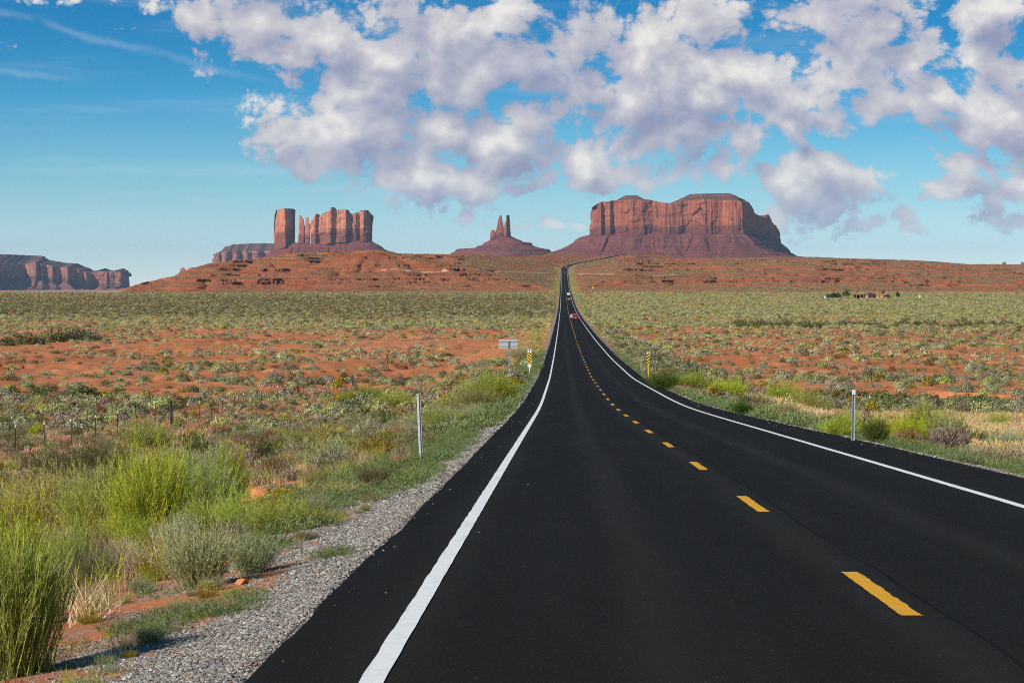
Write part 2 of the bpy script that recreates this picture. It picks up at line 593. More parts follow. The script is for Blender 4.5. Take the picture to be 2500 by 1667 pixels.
def asphalt_material():
    m, t, b, o = new_mat('fresh_black_asphalt')
    g = t.add('ShaderNodeNewGeometry')
    P = g.outputs['Position']
    n = t.noise(P, 130.0, 3, 0.7)
    n2 = t.noise(t.vmath('MULTIPLY', P, (1.0, 0.06, 1.0)), 1.6, 4, 0.6)
    n3 = t.noise(P, 0.5, 4, 0.6)
    n4 = t.noise(t.vmath('MULTIPLY', P, (0.35, 6.0, 1.0)), 2.0, 4, 0.65)
    c = t.mix(n, (0.0065, 0.0058, 0.0046), (0.0155, 0.0142, 0.0115))
    c = t.mix(t.math('MULTIPLY', t.smooth(n2, 0.4, 0.7), 0.6), c, (0.0155, 0.0148, 0.013))
    c = t.mix(t.math('MULTIPLY', t.smooth(n3, 0.5, 0.8), 0.4), c, (0.006, 0.0057, 0.005))
    c = t.mix(t.math('MULTIPLY', t.smooth(n4, 0.62, 0.8), 0.25), c, (0.035, 0.033, 0.03))
    sp = t.add('ShaderNodeSeparateXYZ')
    t.l.new(P, sp.inputs[0])
    lat = t.math('SUBTRACT', t.math('SUBTRACT', sp.outputs[0], 2.5), t.math('MULTIPLY', sp.outputs[1], 0.0222))
    lat = t.math('MULTIPLY_ADD', t.noise(P, 0.12, 3, 0.5), 0.5, t.math('SUBTRACT', lat, 0.25))
    trk = t.math('PINGPONG', t.math('ADD', lat, 0.9), 0.9)            # tyre tracks, polished a little paler
    trk = t.smooth(trk, 0.45, 0.9)
    c = t.mix(t.math('MULTIPLY', trk, t.math('MULTIPLY_ADD', n3, 0.5, 0.1)), c, (0.029, 0.0275, 0.0235))
    seam = t.smooth(t.math('ABSOLUTE', t.math('SUBTRACT', lat, 0.32)), 0.0, 0.035)
    c = t.mix(seam, (0.006, 0.0055, 0.0045), c)
    n5 = t.noise(P, 46.0, 2, 0.5)
    c = t.mix(t.math('MULTIPLY', t.smooth(n5, 0.56, 0.72), 0.5), c, (0.035, 0.033, 0.028))
    vo = t.add('ShaderNodeTexVoronoi')
    vo.inputs['Scale'].default_value = 34.0
    t.l.new(P, vo.inputs['Vector'])
    sc = t.add('ShaderNodeSeparateColor')
    t.l.new(vo.outputs['Color'], sc.inputs[0])
    chip = t.math('MULTIPLY', t.smooth(sc.outputs[0], 0.93, 0.95), t.smooth(vo.outputs['Distance'], 0.26, 0.16))
    c = t.mix(t.math('MULTIPLY', chip, 0.6), c, (0.10, 0.095, 0.085))
    t.l.new(c, b.inputs['Base Color'])
    b.inputs['Roughness'].default_value = 0.88
    b.inputs['Specular IOR Level'].default_value = 0.06
    bp = t.add('ShaderNodeBump')
    bp.inputs['Strength'].default_value = 0.55
    bp.inputs['Distance'].default_value = 0.012
    t.l.new(n, bp.inputs['Height'])
    t.l.new(bp.outputs[0], b.inputs['Normal'])
    return m


def paint_material(name, col, dirt):
    m, t, b, o = new_mat(name)
    g = t.add('ShaderNodeNewGeometry')
    P = g.outputs['Position']
    n = t.noise(P, 60.0, 4, 0.7)
    n2 = t.noise(P, 6.0, 4, 0.6)
    c = t.mix(t.math('MULTIPLY', t.smooth(n2, 0.4, 0.75), 0.35), col, tuple(q * 0.72 for q in col))
    c = t.mix(t.math('MULTIPLY', t.smooth(n, 0.60, 0.70), dirt), c, (0.03, 0.028, 0.025))
    c = t.mix(t.math('MULTIPLY', t.smooth(t.noise(t.vmath('MULTIPLY', P, (9.0, 0.7, 1.0)), 1.0, 4, 0.6), 0.52, 0.72), 0.30), c, tuple(q * 0.45 for q in col))
    t.l.new(c, b.inputs['Base Color'])
    b.inputs['Roughness'].default_value = 0.7
    b.inputs['Specular IOR Level'].default_value = 0.2
    return m


M = {}
M['soil'] = soil_material()
M['asphalt'] = asphalt_material()
M['white_paint'] = paint_material('white_road_paint', (0.72, 0.72, 0.69), 0.5)
M['yellow_paint'] = paint_material('yellow_road_paint', (0.66, 0.32, 0.012), 0.75)
M['rock'] = rock_material('red_sandstone', (0.31, 0.098, 0.050), (0.20, 0.060, 0.036), (0.075, 0.030, 0.030), (0.165, 0.051, 0.038), (0.115, 0.036, 0.030), (0.165, 0.072, 0.052))
M['rock_pale'] = rock_material('pale_orange_sandstone', (0.50, 0.20, 0.105), (0.28, 0.092, 0.052), (0.095, 0.034, 0.034), (0.165, 0.051, 0.038), (0.115, 0.036, 0.030), (0.20, 0.085, 0.055), 1.40)  # paler orange rock above a darker lower band
M['rock_far'] = rock_material('far_sandstone', (0.29, 0.125, 0.085), (0.17, 0.065, 0.052), (0.08, 0.042, 0.042), (0.19, 0.082, 0.066), (0.14, 0.062, 0.052), (0.125, 0.072, 0.060))
M['galv'] = simple('galvanised_steel', (0.37, 0.40, 0.41), 0.55, 0.2, 0.4, 0.15, 20)
M['alu'] = simple('aluminium_sheet', (0.40, 0.43, 0.45), 0.5, 0.2, 0.4, 0.2, 9)
M['dark_steel'] = simple('dark_painted_steel', (0.035, 0.04, 0.03), 0.6, 0.1, 0.3, 0.3, 12)
M['white'] = simple('white_enamel', (0.78, 0.78, 0.76), 0.45, 0, 0.4, 0.06, 10)
M['black'] = simple('black_sheeting_and_door_shade', (0.012, 0.011, 0.012), 0.5, 0, 0.3, 0.1, 10)
M['yellow'] = simple('yellow_sheeting', (0.75, 0.47, 0.012), 0.5, 0, 0.3, 0.06, 10)
M['wood'] = simple('weathered_wood', (0.055, 0.038, 0.028), 0.9, 0, 0.1, 0.4, 3, 0.3)  # darkened to stand in for the shade of the open homestead fronts
M['plank'] = simple('grey_weathered_plank', (0.30, 0.22, 0.16), 0.9, 0, 0.1, 0.35, 2, 0.3)
M['adobe'] = simple('pale_adobe', (0.45, 0.30, 0.20), 0.95, 0, 0.05, 0.2, 1.5, 0.3)
M['roof'] = simple('earth_covered_roof', (0.36, 0.17, 0.085), 0.95, 0, 0.05, 0.25, 1.5, 0.3)
M['rust'] = simple('rusted_sheet_iron', (0.13, 0.048, 0.028), 0.85, 0.1, 0.2, 0.35, 2, 0.2)
M['stone'] = simple('red_sandstone_boulder', (0.46, 0.175, 0.08), 0.95, 0, 0.05, 0.25, 5, 0.6)
M['car_red'] = simple('red_car_paint', (0.36, 0.006, 0.010), 0.3, 0.1, 0.5, 0.05, 3)
M['car_white'] = simple('white_car_paint', (0.75, 0.75, 0.74), 0.3, 0, 0.5, 0.04, 3)
M['car_silver'] = simple('silver_car_paint', (0.46, 0.47, 0.48), 0.32, 0.4, 0.5, 0.05, 3)
M['car_dark'] = simple('dark_grey_car_paint', (0.04, 0.045, 0.05), 0.3, 0.2, 0.5, 0.05, 3)
M['glass'] = simple('dark_car_glass', (0.012, 0.014, 0.016), 0.08, 0, 0.8, 0.02, 2)
M['tyre'] = simple('black_rubber', (0.015, 0.015, 0.015), 0.9, 0, 0.2, 0.1, 5)
M['lamp_red'] = simple('red_lamp_lens', (0.35, 0.012, 0.010), 0.25, 0, 0.5, 0.03, 4)
M['lamp_clear'] = simple('clear_lamp_lens', (0.7, 0.7, 0.68), 0.2, 0, 0.6, 0.03, 4)
M['track'] = simple('pale_graded_dirt', (0.42, 0.27, 0.18), 0.95, 0, 0.05, 0.2, 0.2)

# ------------------------------------------------------------------ the lie of the land
RD = np.array([-100, 0, 50, 114, 198, 290, 420, 560, 800, 1009, 1205, 1450, 1620, 1700, 1800, 1960, 2200, 2434, 2650, 2853, 3027, 3080, 3130, 3170, 3250, 3330, 3400, 3600, 4200.])
RZ = np.array([2.5, -1.8, -4.0, -6.85, -9.4, -11.1, -12.9, -14.5, -16.9, -18.5, -19.3, -19.2, -18.4, -18.0, -18.4, -18.3, -16.6, -13.0, -8.4, -3.1, 2.9, 5.5, 8.5, 10.9, 15.2, 21.0, 24.5, 24.0, 10.0])
RXD = np.array([3030, 3080, 3130, 3170, 3250, 3330, 3400, 3600])
RX = np.array([70.2, 74.4, 84.6, 97, 123, 150, 181, 300.])


def smooth_table(xs, ys, lo, hi, step, win):
    g = np.arange(lo, hi + step, step)
    v = np.interp(g, xs, ys)
    k = np.hanning(win + 2)[1:-1]
    k /= k.sum()
    for _ in range(2):
        v = np.convolve(np.pad(v, win // 2, mode='reflect', reflect_type='odd'), k, mode='valid')[:len(g)]
    return g, v


_rg, _rv = smooth_table(RD, RZ, -100, 4200, 5.0, 9)


def zroad(y):
    return np.interp(y, _rg, _rv)


_xg, _xv = smooth_table(np.concatenate([[-100, 2900], RXD]), np.concatenate([[2.5 - 2.22, 2.5 + 0.0222 * 2900], RX]), 2800, 3600, 5.0, 7)


def xroad(y):
    y = np.asarray(y, float)
    return np.where(y < 2850, 2.5 + 0.0222 * y, np.interp(y, _xg, _xv))


def half_r(y):
    """asphalt edge right of the centre line"""
    return np.interp(y, [0, 60, 130], [5.4, 5.2, 4.6])


def half_l(y):
    return np.interp(y, [0, 40, 120], [4.36, 4.36, 4.6])


ZVD = np.array([-60, 0, 40, 80, 130, 180, 220, 250, 300, 378, 467, 560, 800, 1200, 1500, 1760, 1900, 2600, 8000.])
ZVZ = np.array([-2.2, -4.0, -5.3, -7.6, -9.6, -11.6, -13.0, -14.3, -15.6, -16.6, -17.1, -17.6, -18.6, -20.0, -20.0, -19.0, -18.4, -19, -19])
SKX = [-400, 200, 289, 300, 323, 340, 383, 425, 451, 510, 595, 680, 723, 787, 850, 957, 1000, 1130, 1191, 1238, 1298, 1361, 1425, 1489, 1553, 1595, 1680, 1765, 1893, 2000, 2053, 2180, 2283, 2359, 2500, 2900]
SKY = [722, 721, 719, 706, 698, 693, 683, 674, 661, 644, 638, 625.5, 619.5, 618, 619, 619.5, 621, 621, 616, 619, 613, 611, 615, 617, 619, 629, 632, 629.6, 627.5, 627.2, 630.6, 633.7, 638, 644.6, 646, 655]
CRX = [200, 289, 450, 600, 800, 1000, 1300, 1400, 1600, 2500]
CRD = [1900, 1930, 2200, 2450, 2600, 2750, 3050, 3200, 3350, 3350]
TOX = [200, 289, 600, 1000, 1300, 1500, 2500]
TOD = [1890, 1850, 1890, 1930, 1980, 1950, 1880]
PLD = [0, 2500, 8000, 12500, 20000, 45000]
PLZ = [-20, -62, -86, -110, -165, -330]
ROADPTS = np.array([(float(xroad(y)), y) for y in np.arange(2700, 3500, 12.0)])


def road_dist(x, y):
    """distance beyond the asphalt edge (negative on the road), and which side"""
    xr = x - xroad(y)
    s = np.where(xr < 0, -xr - half_l(y), xr - half_r(y))
    far = (y > 2840) & (y < 3620) & (np.abs(xr) < 420)
    if np.any(far):
        fx, fy = x[far], y[far]
        d = np.full(fx.shape, 1e9)
        P = ROADPTS
        for a, b in zip(P[:-1], P[1:]):
            ab = b - a
            tt = np.clip(((fx - a[0]) * ab[0] + (fy - a[1]) * ab[1]) / (ab @ ab), 0, 1)
            d = np.minimum(d, np.hypot(fx - a[0] - tt * ab[0], fy - a[1] - tt * ab[1]))
        s[far] = d - 4.6
    return s, xr


def terrace(z, step, warp, sharp=0.16):
    q = z / step + warp
    fl = np.floor(q)
    f = q - fl
    f2 = sst(0.5 - sharp, 0.5 + sharp, f)
    return (fl + f2 - warp) * step


def terrain(x, y, full=False):
    x, y = np.broadcast_arrays(np.asarray(x, float), np.asarray(y, float))
    x, y = x.copy(), y.copy()
    px = EYE + F * x / np.maximum(y, 1.0)
    s, xr = road_dist(x, y)
    # valley floor
    z = np.interp(y, ZVD, ZVZ)
    und = sst(20, 200, y)
    z = z + fbm(x / 55, y / 75, 4, 3) * 0.9 * und + fbm(x / 9, y / 9, 3, 11) * 0.12
    # cut bank of the wash
    bank = 258 + 20 * fbm(x / 40, x * 0 + 3.3, 3, 21) + 9 * fbm(x / 8, y / 40 + 1.3, 3, 22)
    bh = (1 - 0.5 * sst(20, 60, x)) * (0.15 + 1.15 * sst(-0.25, 0.35, fbm(x / 22, x * 0 + 7.7, 3, 23)))
    bank = bank - 18 * sst(20, 60, x) + 10 * sst(30, 60, x) * fbm(x / 14, x * 0 + 4.1, 3, 27)
    z = z + bh * sst(-0.9, 0.9, y - bank + 0.8 * fbm(x / 1.5, y / 1.5, 2, 24)) * (1 - sst(20, 150, y - bank))
    z = z - 0.4 * sst(-40, -5, y - bank) * (1 - sst(-0.8, 0.8, y - bank))
    # little eroded steps of the bare ground
    mid = sst(270, 330, y) * (1 - sst(620, 800, y))
    q = fbm(x / 38, y / 60, 4, 31) * 3.2
    z = z + mid * 0.12 * fbm(x / 2.5, y / 4, 3, 33) + mid * 0.85 * (np.floor(q) + sst(0.42, 0.58, q - np.floor(q)) - q * 0.6) * 0.9
    # hills
    toe, crd = np.interp(px, TOX, TOD), np.interp(px, CRX, CRD)
    toe = toe + 45 * fbm(px / 120, y * 0, 3, 41)
    crd = np.maximum(crd, toe + 70)
    zc = (Y0 - np.interp(px, SKX, SKY)) / F * crd
    zt = np.interp(toe, ZVD, ZVZ)
    t = (y - toe) / (crd - toe)
    tc = np.clip(t, 0, 1)
    lft = 1 - sst(1000, 1500, px)
    g = tc ** 1.12 * (1 - lft) + lft * (0.72 * sst(0.0, 0.62, tc) + 0.28 * sst(0.55, 1.0, tc))
    rise = np.maximum(zc - zt, 0)
    zh = zt + (zc - zt) * g
    hill = sst(0.0, 0.05, t) * sst(285, 330, px + 0 * y)
    gul = np.abs(fbm(x / 60, y / 90, 4, 51))
    env = sst(0.02, 0.2, t) * (1 - 0.85 * sst(0.80, 1.0, t))
    zh = zh + env * np.minimum(rise / 15, 1) * (1.0 - 3.6 * (1 - gul) ** 4 + 2.4 * fbm(x / 130, y / 160, 3, 57))
    # the flat-topped knoll in front of the left hill
    kx, ky = (918 - EYE) / F * 2260, 2260.0
    rr = np.hypot((x - kx) / np.where(x < kx, 1.0, 1.6), (y - ky) / 1.35)
    kn = 18.6 - 0.30 * np.maximum(0, rr - 20) - 4.0 * (1 - np.abs(fbm(np.arctan2(y - ky, x - kx) * 3.2, rr / 70, 3, 61))) ** 4 * sst(25, 70, rr)
    kn = np.where(rr < 20, 19.6 - 0.02 * rr, kn)
    kk = kn > zh
    zh = np.maximum(zh, kn)
    hill = np.where(kk & (kn > -18), np.maximum(hill, sst(-18, -15, kn)), hill)
    # ledges of hard rock at a few levels of the slope, broken along their length
    zter = zh.copy()
    hm = (t > -0.02) & (t < 1.25)
    if np.any(hm):
        hx, hy, hz = x[hm], y[hm], zh[hm]
        wr = 0.9 * fbm(hx / 260, hy / 300, 2, 71) + 0.35 * fbm(hx / 9, hy / 9, 3, 73)
        zt2 = hz.copy()
        for k, (zb, hh) in enumerate(((-14.6, 1.9), (-11.2, 3.2), (-8.6, 2.6), (-4.2, 2.2), (0.4, 3.4), (4.4, 2.4), (8.2, 3.0), (12.2, 2.8), (15.6, 3.4), (18.2, 1.8))):
            pres = sst(-0.28, 0.05, fbm(hx / 95 + 7.1 * k, hy / 70, 2, 140 + k))
            e = hz + wr - zb
            zt2 = zt2 + hh * pres * (sst(-0.22, 0.22, e) - sst(-2.4, 2.4, e))
        hp = px[hm]
        for pa, pb, yl, hh in ((2120, 2700, 3060.0, 5.5), (1900, 2140, 2960.0, 2.6), (1170, 1345, 2810.0, 4.0), (960, 1120, 2640.0, 3.2)):  # extra ledges; their dark face colour stands in for overhang shade
            e = hy - yl - 45 * fbm(hx / 70, hy * 0 + yl, 4, 171)
            brk = sst(-0.3, 0.1, fbm(hx / 60, hy * 0 + yl * 0.1, 3, 173))
            zt2 = zt2 + hh * brk * sst(pa, pa + 60, hp) * (1 - sst(pb - 60, pb, hp)) * (sst(-2.5, 2.5, e) - sst(-130, 60, e))
        zter[hm] = zt2
    edge_keep = 1 - 0.7 * sst(0.86, 1.0, t)
    zh = zh + (zter - zh) * edge_keep
    zh = zh + fbm(x / 6, y / 6, 2, 77) * 0.45 + fbm(x / 22, y / 22, 3, 78) * 0.8 * env
    # beyond the crest the land falls away to the far plain
    pl = np.interp(y, PLD, PLZ) + 6 * fbm(x / 900, y / 900, 3, 81)
    back = zc - 0.05 * (y - crd) - 0.00002 * (y - crd) ** 2
    zfar = np.maximum(back, pl)
    z = np.where(t <= 0, z, np.where(t <= 1, z + (zh - z) * sst(0, 0.04, t), zfar))
    z = np.where((t <= 0) & kk & (kn > z), kn, z)
    far = sst(1.0, 1.6, t)
    # the road's fill and cuts
    so = np.maximum(s, 0)
    fill = 0.16 * np.minimum(so, 5) + 0.27 * np.maximum(so - 5, 0)
    zr = zroad(y)
    jit = 0.05 * fbm(x / 1.3, y / 1.3, 3, 91) * sst(0.2, 2.0, so) + 0.16 * fbm(x / 4.5, y / 4.5, 3, 93) * sst(1.5, 6, so)
    lo = zr - 0.045 - fill + jit
    hi = zr - 0.045 + 0.2 * np.maximum(so - 3, 0) + jit * 0.5
    lim = (y < 3600)
    zz = np.where(lim, np.clip(z, lo, np.maximum(hi, lo)), z)
    zz = np.where(lim & (s < 0.12), zr - 0.09, zz)
    if full:
        gr = np.interp(y, [0, 25, 60, 140], [0.95, 1.0, 0.85, 0.7]) + 0.5 * fbm(x / 3.0, y / 3.5, 3, 95)
        grav = (1 - sst(gr - 0.12, gr + 0.15, s)) * lim
        grav = np.maximum(grav, 0.85 * (1 - sst(gr, gr + 3.0, s)) * sst(-0.5, 0.3, fbm(x / 0.7, y / 0.8, 3, 96)) * lim * sst(60, 30, y))
        grav = np.where(s < 0, 1.0, grav)
        return zz, hill * (1 - far), grav, far
    return zz


def sight(px, py, d0=6.0, d1=3400.0, n=5000):
    """the point of the ground that lies on the line of sight through a pixel of the photograph"""
    D = np.geomspace(d0, d1, n)
    x = (px - EYE) / F * D
    zt = terrain(x, D)
    ray = (Y0 - py) / F * D
    k = np.argmax(zt >= ray)
    if zt[k] < ray[k]:
        k = n - 1
    return float(x[k]), float(D[k]), float(zt[k])


def ground_z(x, y):
    return float(terrain(np.array([x]), np.array([y]))[0])


def build_ground():
    rows = [-60, -30, -10, -2, 3]
    y = 6.0
    while y < 232:
        rows.append(y)
        y += max(0.16, y * 0.0095)
    while y < 278:
        rows.append(y)
        y += 0.55
    while y < 1840:
        rows.append(y)
        y += y * 0.0078
    j1 = len(rows)
    while y < 3460:
        rows.append(y)
        y += 3.4
    j2 = len(rows)
    while y < 46000:
        rows.append(y)
        y *= 1.06
    rows = np.array(rows)
    u = np.concatenate([np.linspace(-0.75, -0.26, 22)[:-1], np.linspace(-0.26, 0.26, 640), np.linspace(0.26, 0.75, 22)[1:]])
    K = len(u)
    Y, Uq = np.meshgrid(rows, u, indexing='ij')
    X = Uq * (Y + 80.0)
    Z, hill, grav, far = terrain(X, Y, True)
    P = np.stack([X, Y, Z], -1)
    for name, a, b in (('desert_ground', 0, j1 + 1), ('red_hills', j1, j2 + 1), ('far_plain', j2, len(rows))):
        me = mesh_from(name, P[a:b], grid_faces(b - a, K), smooth=(name == 'desert_ground'))
        fattr(me, 'hill', hill[a:b])
        fattr(me, 'gravel', grav[a:b])
        fattr(me, 'far', far[a:b])
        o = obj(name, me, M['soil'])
        tag(o, kind='structure')


build_ground()

# ------------------------------------------------------------------ the road
def road_frames(ys):
    ys = np.asarray(ys, float)
    x = xroad(ys)
    dx = (xroad(ys + 3) - xroad(ys - 3)) / 6
    n = np.stack([np.ones_like(dx), -dx], -1)
    n /= np.linalg.norm(n, axis=1)[:, None]
    return x, n


def strip(ys, offs, zoff, name, mat, parent, edge=None, skirt=0.0, kind=None):
    """a sheet along the road; offs: (rows, cols) distances from the centre line"""
    ys = np.asarray(ys, float)
    x, n = road_frames(ys)
    offs = np.broadcast_to(np.asarray(offs, float), (len(ys), np.shape(offs)[-1]))
    X = x[:, None] + n[:, 0:1] * offs
    Yw = ys[:, None] + n[:, 1:2] * offs
    Z = np.broadcast_to(zroad(ys)[:, None] + zoff, X.shape).copy()
    if skirt:
        Z[:, 0] -= skirt
        Z[:, -1] -= skirt
    me = mesh_from(name, np.stack([X, Yw, Z], -1), grid_faces(len(ys), X.shape[1])[:, ::-1] if False else grid_faces(len(ys), X.shape[1]))
    o = obj(name, me, mat, parent)
    if kind:
        o['kind'] = kind
    return o


def build_road():
    ys = [-60.0, -20, 0, 4]
    y = 6.0
    while y < 2800:
        ys.append(y)
        y += max(0.22, y * 0.012)
    while y < 3560:
        ys.append(y)
        y += 10
    ys = np.array(ys)
    hl, hr = half_l(ys), half_r(ys)
    wl = 0.035 * fbm(ys * 1.7, ys * 0, 3, 5) + 0.07 * fbm(ys / 5, ys * 0, 3, 6)
    wr = 0.035 * fbm(ys * 1.7, ys * 0 + 9, 3, 7) + 0.07 * fbm(ys / 5, ys * 0 + 9, 3, 8)
    L, R = -hl + wl, hr + wr
    o = np.stack([L - 0.10, L, -3.6 + 0 * ys, -1.8 + 0 * ys, 0 * ys, 1.8 + 0 * ys, 3.6 + 0 * ys, R, R + 0.10], -1)
    road = strip(ys, o, 0.0, 'road', M['asphalt'], None, skirt=0.11)
    tag(road, kind='structure')
    for sgn in (-1, 1):
        c = sgn * 3.6
        wob = 0.010 * fbm(ys * 2.8, ys * 0 + sgn, 3, 13)
        e = strip(ys[ys < 3450], np.stack([c - 0.072 + wob, c + 0.072 + wob * 0.4], -1)[ys < 3450], 0.006, 'edge_line', M['white_paint'], road)
    # broken centre line
    k = 0
    y = 20.2
    while y < 420:
        n = 170 if y < 60 else 9
        yy = np.linspace(y - 3.6, y, n)
        jag = 0.016 * fbm(yy * 4.0, yy * 0 + k, 4, 17) + 0.010 * np.maximum(0, fbm(yy * 15.0, yy * 0 + k, 2, 19))
        lj = 0.006 * fbm(yy * 5.0, yy * 0 + k, 3, 18)
        strip(yy, np.stack([-0.015 + lj, 0.135 + jag], -1), 0.006, 'centre_dash', M['yellow_paint'], road)
        y += 12.2
        k += 1
    yy = np.arange(436, 3000, 10.0)
    strip(yy, np.stack([0.07 + 0 * yy, 0.15 + 0 * yy], -1), 0.007, 'centre_line', M['yellow_paint'], road)
    return road


road = build_road()


def build_tracks():
    """pale graded tracks that cross the hills, and the turn-off on the right"""
    for pts, w in (([(930, 661), (1100, 663), (1250, 664.5), (1352, 666)], 5.0), ([(1408, 668), (1500, 669), (1640, 672), (1760, 676), (1880, 683)], 5.0),
                   ([(1494, 827), (1515, 827.5), (1560, 826)], 4.5)):
        P = []
        q = [sight(*p, d0=80) for p in pts]
        for a, b in zip(q[:-1], q[1:]):
            for i in range(14):
                f = i / 14
                P.append((a[0] + (b[0] - a[0]) * f, a[1] + (b[1] - a[1]) * f))
        P = np.array(P)
        d = np.gradient(P, axis=0)
        d /= np.linalg.norm(d, axis=1)[:, None]
        nrm = np.stack([-d[:, 1], d[:, 0]], -1)
        offs = np.linspace(-w / 2, w / 2, 9)
        XY = P[:, None, :] + nrm[:, None, :] * offs[None, :, None]
        Z = terrain(XY[..., 0], XY[..., 1])
        Z = Z + 0.10
        me = mesh_from('dirt_track', np.concatenate([XY, Z[..., None]], -1), grid_faces(len(P), 9))
        o = obj('dirt_track', me, M['track'])
        tag(o, kind='structure')


build_tracks()


# ------------------------------------------------------------------ buttes and mesas
def pxD(px, D):
    return (px - EYE) / F * D


def loop_points(pl, pr, D, thick, p=4.0, ds=4.0, front=None):
    """closed outline seen from above, between two columns of the photograph at distance D"""
    xl, xr = pxD(pl, D), pxD(pr, D)
    xc, hw = (xl + xr) / 2, (xr - xl) / 2
    n = max(40, int((4 * hw + 2 * thick) / ds))
    th = np.linspace(0, 2 * np.pi, n, endpoint=False)
    cx, sy = np.cos(th), np.sin(th)
    kx = np.sign(cx) * np.abs(cx) ** (2 / p)
    ky = np.sign(sy) * np.abs(sy) ** (2 / p)
    X = xc - kx * hw
    Y = D + thick / 2 - ky * thick / 2
    # even out the spacing
    Q = np.stack([X, Y], -1)
    seg = np.linalg.norm(np.roll(Q, -1, 0) - Q, axis=1)
    a = np.concatenate([[0], np.cumsum(seg)])
    u = np.linspace(0, a[-1], n, endpoint=False)
    Qc = np.vstack([Q, Q[:1]])
    X, Y = np.interp(u, a, Qc[:, 0]), np.interp(u, a, Qc[:, 1])
    px = EYE + F * X / D
    off = 0.0 if front is None else np.interp(px, [f[0] for f in front], [f[1] for f in front])
    fac = 1 + off / D + 0 * Y               # depth is added along the line of sight
    wide = Y / D if thick > 600 else 1.0
    return np.stack([X * fac * wide, Y + off], -1), u, fac, px


def normals_of(Q, win=5):
    d = np.roll(Q, -win, 0) - np.roll(Q, win, 0)
    n = np.stack([d[:, 1], -d[:, 0]], -1)
    n /= np.maximum(np.linalg.norm(n, axis=1), 1e-6)[:, None]
    c = Q.mean(0)
    if ((Q - c) * n).sum() < 0:
        n = -n
    return n


def cliff(name, pl, pr, D, thick, top, base, mat, parent, cap=None, p=4.0, ds=3.5, amp=7.0, taper=0.05, seed=0, front=None, rows=26, crack=9.0, ledge=1.5, cw=70.0):
    Q, u, fac, px = loop_points(pl, pr, D, thick, p, ds, front)
    N = normals_of(Q)
    nq = len(Q)
    ex, ey = zip(*top)
    zt = (Y0 - np.interp(px, ex, ey)) / F * D * fac
    bx, by = zip(*base)
    zb = (Y0 - np.interp(px, bx, by)) / F * D * fac
    H = np.maximum(zt - zb, 1.0)
    per = u[-1] + (u[1] - u[0])
    ca, sa = np.cos(2 * np.pi * u / per), np.sin(2 * np.pi * u / per)
    R = per / (2 * np.pi)
    V, LV = [], []
    for k in range(rows + 1):
        v = k / rows
        wob = 0.5 * v
        f = amp * fbm(ca * R / 55 + seed, sa * R / 55 + wob * 0.4, 3, seed + 1) * 1.3
        f = f + amp * 0.45 * fbm(ca * R / 15 + seed, sa * R / 15 + wob * 0.7, 3, seed + 2)
        slant = 26.0 * (v - 0.5) * fbm(ca * R / 140 + 5.0, sa * R / 140, 2, seed + 12)
        uu = (u + slant) / cw
        rid = np.abs(fbm(uu, v * 0.9 + 0 * uu, 2, seed + 3))
        deep = sst(-0.1, 0.5, fbm(u / 120, v * 1.6 + 0 * u, 2, seed + 13))
        f = f - crack * (1 - np.minimum(rid * 6.0, 1)) ** 2 * (0.15 + 1.1 * deep)
        slab = vn((u + slant * 0.6) / 26.0, v * 3.3 + 0.7 * vn(u / 60, u * 0, seed + 15), seed + 14)
        f = f + amp * 0.55 * (sst(0.46, 0.54, slab) - 0.5)
        f = f + ledge * (vn(np.full(nq, v * 13.0), u / 60, seed + 4) - 0.5) * 2
        f = f - taper * v * H
        f = f - 2.5 * sst(0.93, 1.0, v)
        sc = np.minimum(1.0, np.full(nq, (pxD(pr, D) - pxD(pl, D)) / 60.0))
        W = Q + N * (f * sc)[:, None]
        V.append(np.column_stack([W, zb + H * v]))
        LV.append(np.full(nq, 1.0 + 0.97 * v))
    top_loop = V[-1]
    ymid = D + thick / 2 + (0 if front is None else np.interp(px, [q[0] for q in front], [q[1] for q in front]))
    zc = zt + 1.0 if cap is None else (Y0 - np.interp(px, [q[0] for q in cap], [q[1] for q in cap])) / F * D * fac
    zc = np.maximum(zc, zt)
    steps = 9 if cap is not None else 2
    for k in range(1, steps + 1):
        c = k / steps
        cz = c if cap is None else (0.35 * c + 0.65 * (np.floor(c * 4.5) / 4.5 + sst(0.45, 0.75, c * 4.5 - math.floor(c * 4.5)) / 4.5))
        cz = min(cz, 1.0)
        yy = top_loop[:, 1] + (ymid - top_loop[:, 1]) * c * 0.9
        jz = 0 if cap is None else 2.0 * fbm(Q[:, 0] / 25, Q[:, 1] * 0 + k, 2, seed + 8)
        V.append(np.column_stack([top_loop[:, 0], yy, zt + (zc - zt) * cz + jz * (1 - c)]))
        LV.append(np.full(nq, 2.0 + c if cap is not None else 1.98))
    V = np.array(V)
    me = mesh_from(name, V, grid_faces(len(V), nq, wrap=True), smooth=False)
    fattr(me, 'lvl', np.array(LV))
    return obj(name, me, mat, parent)


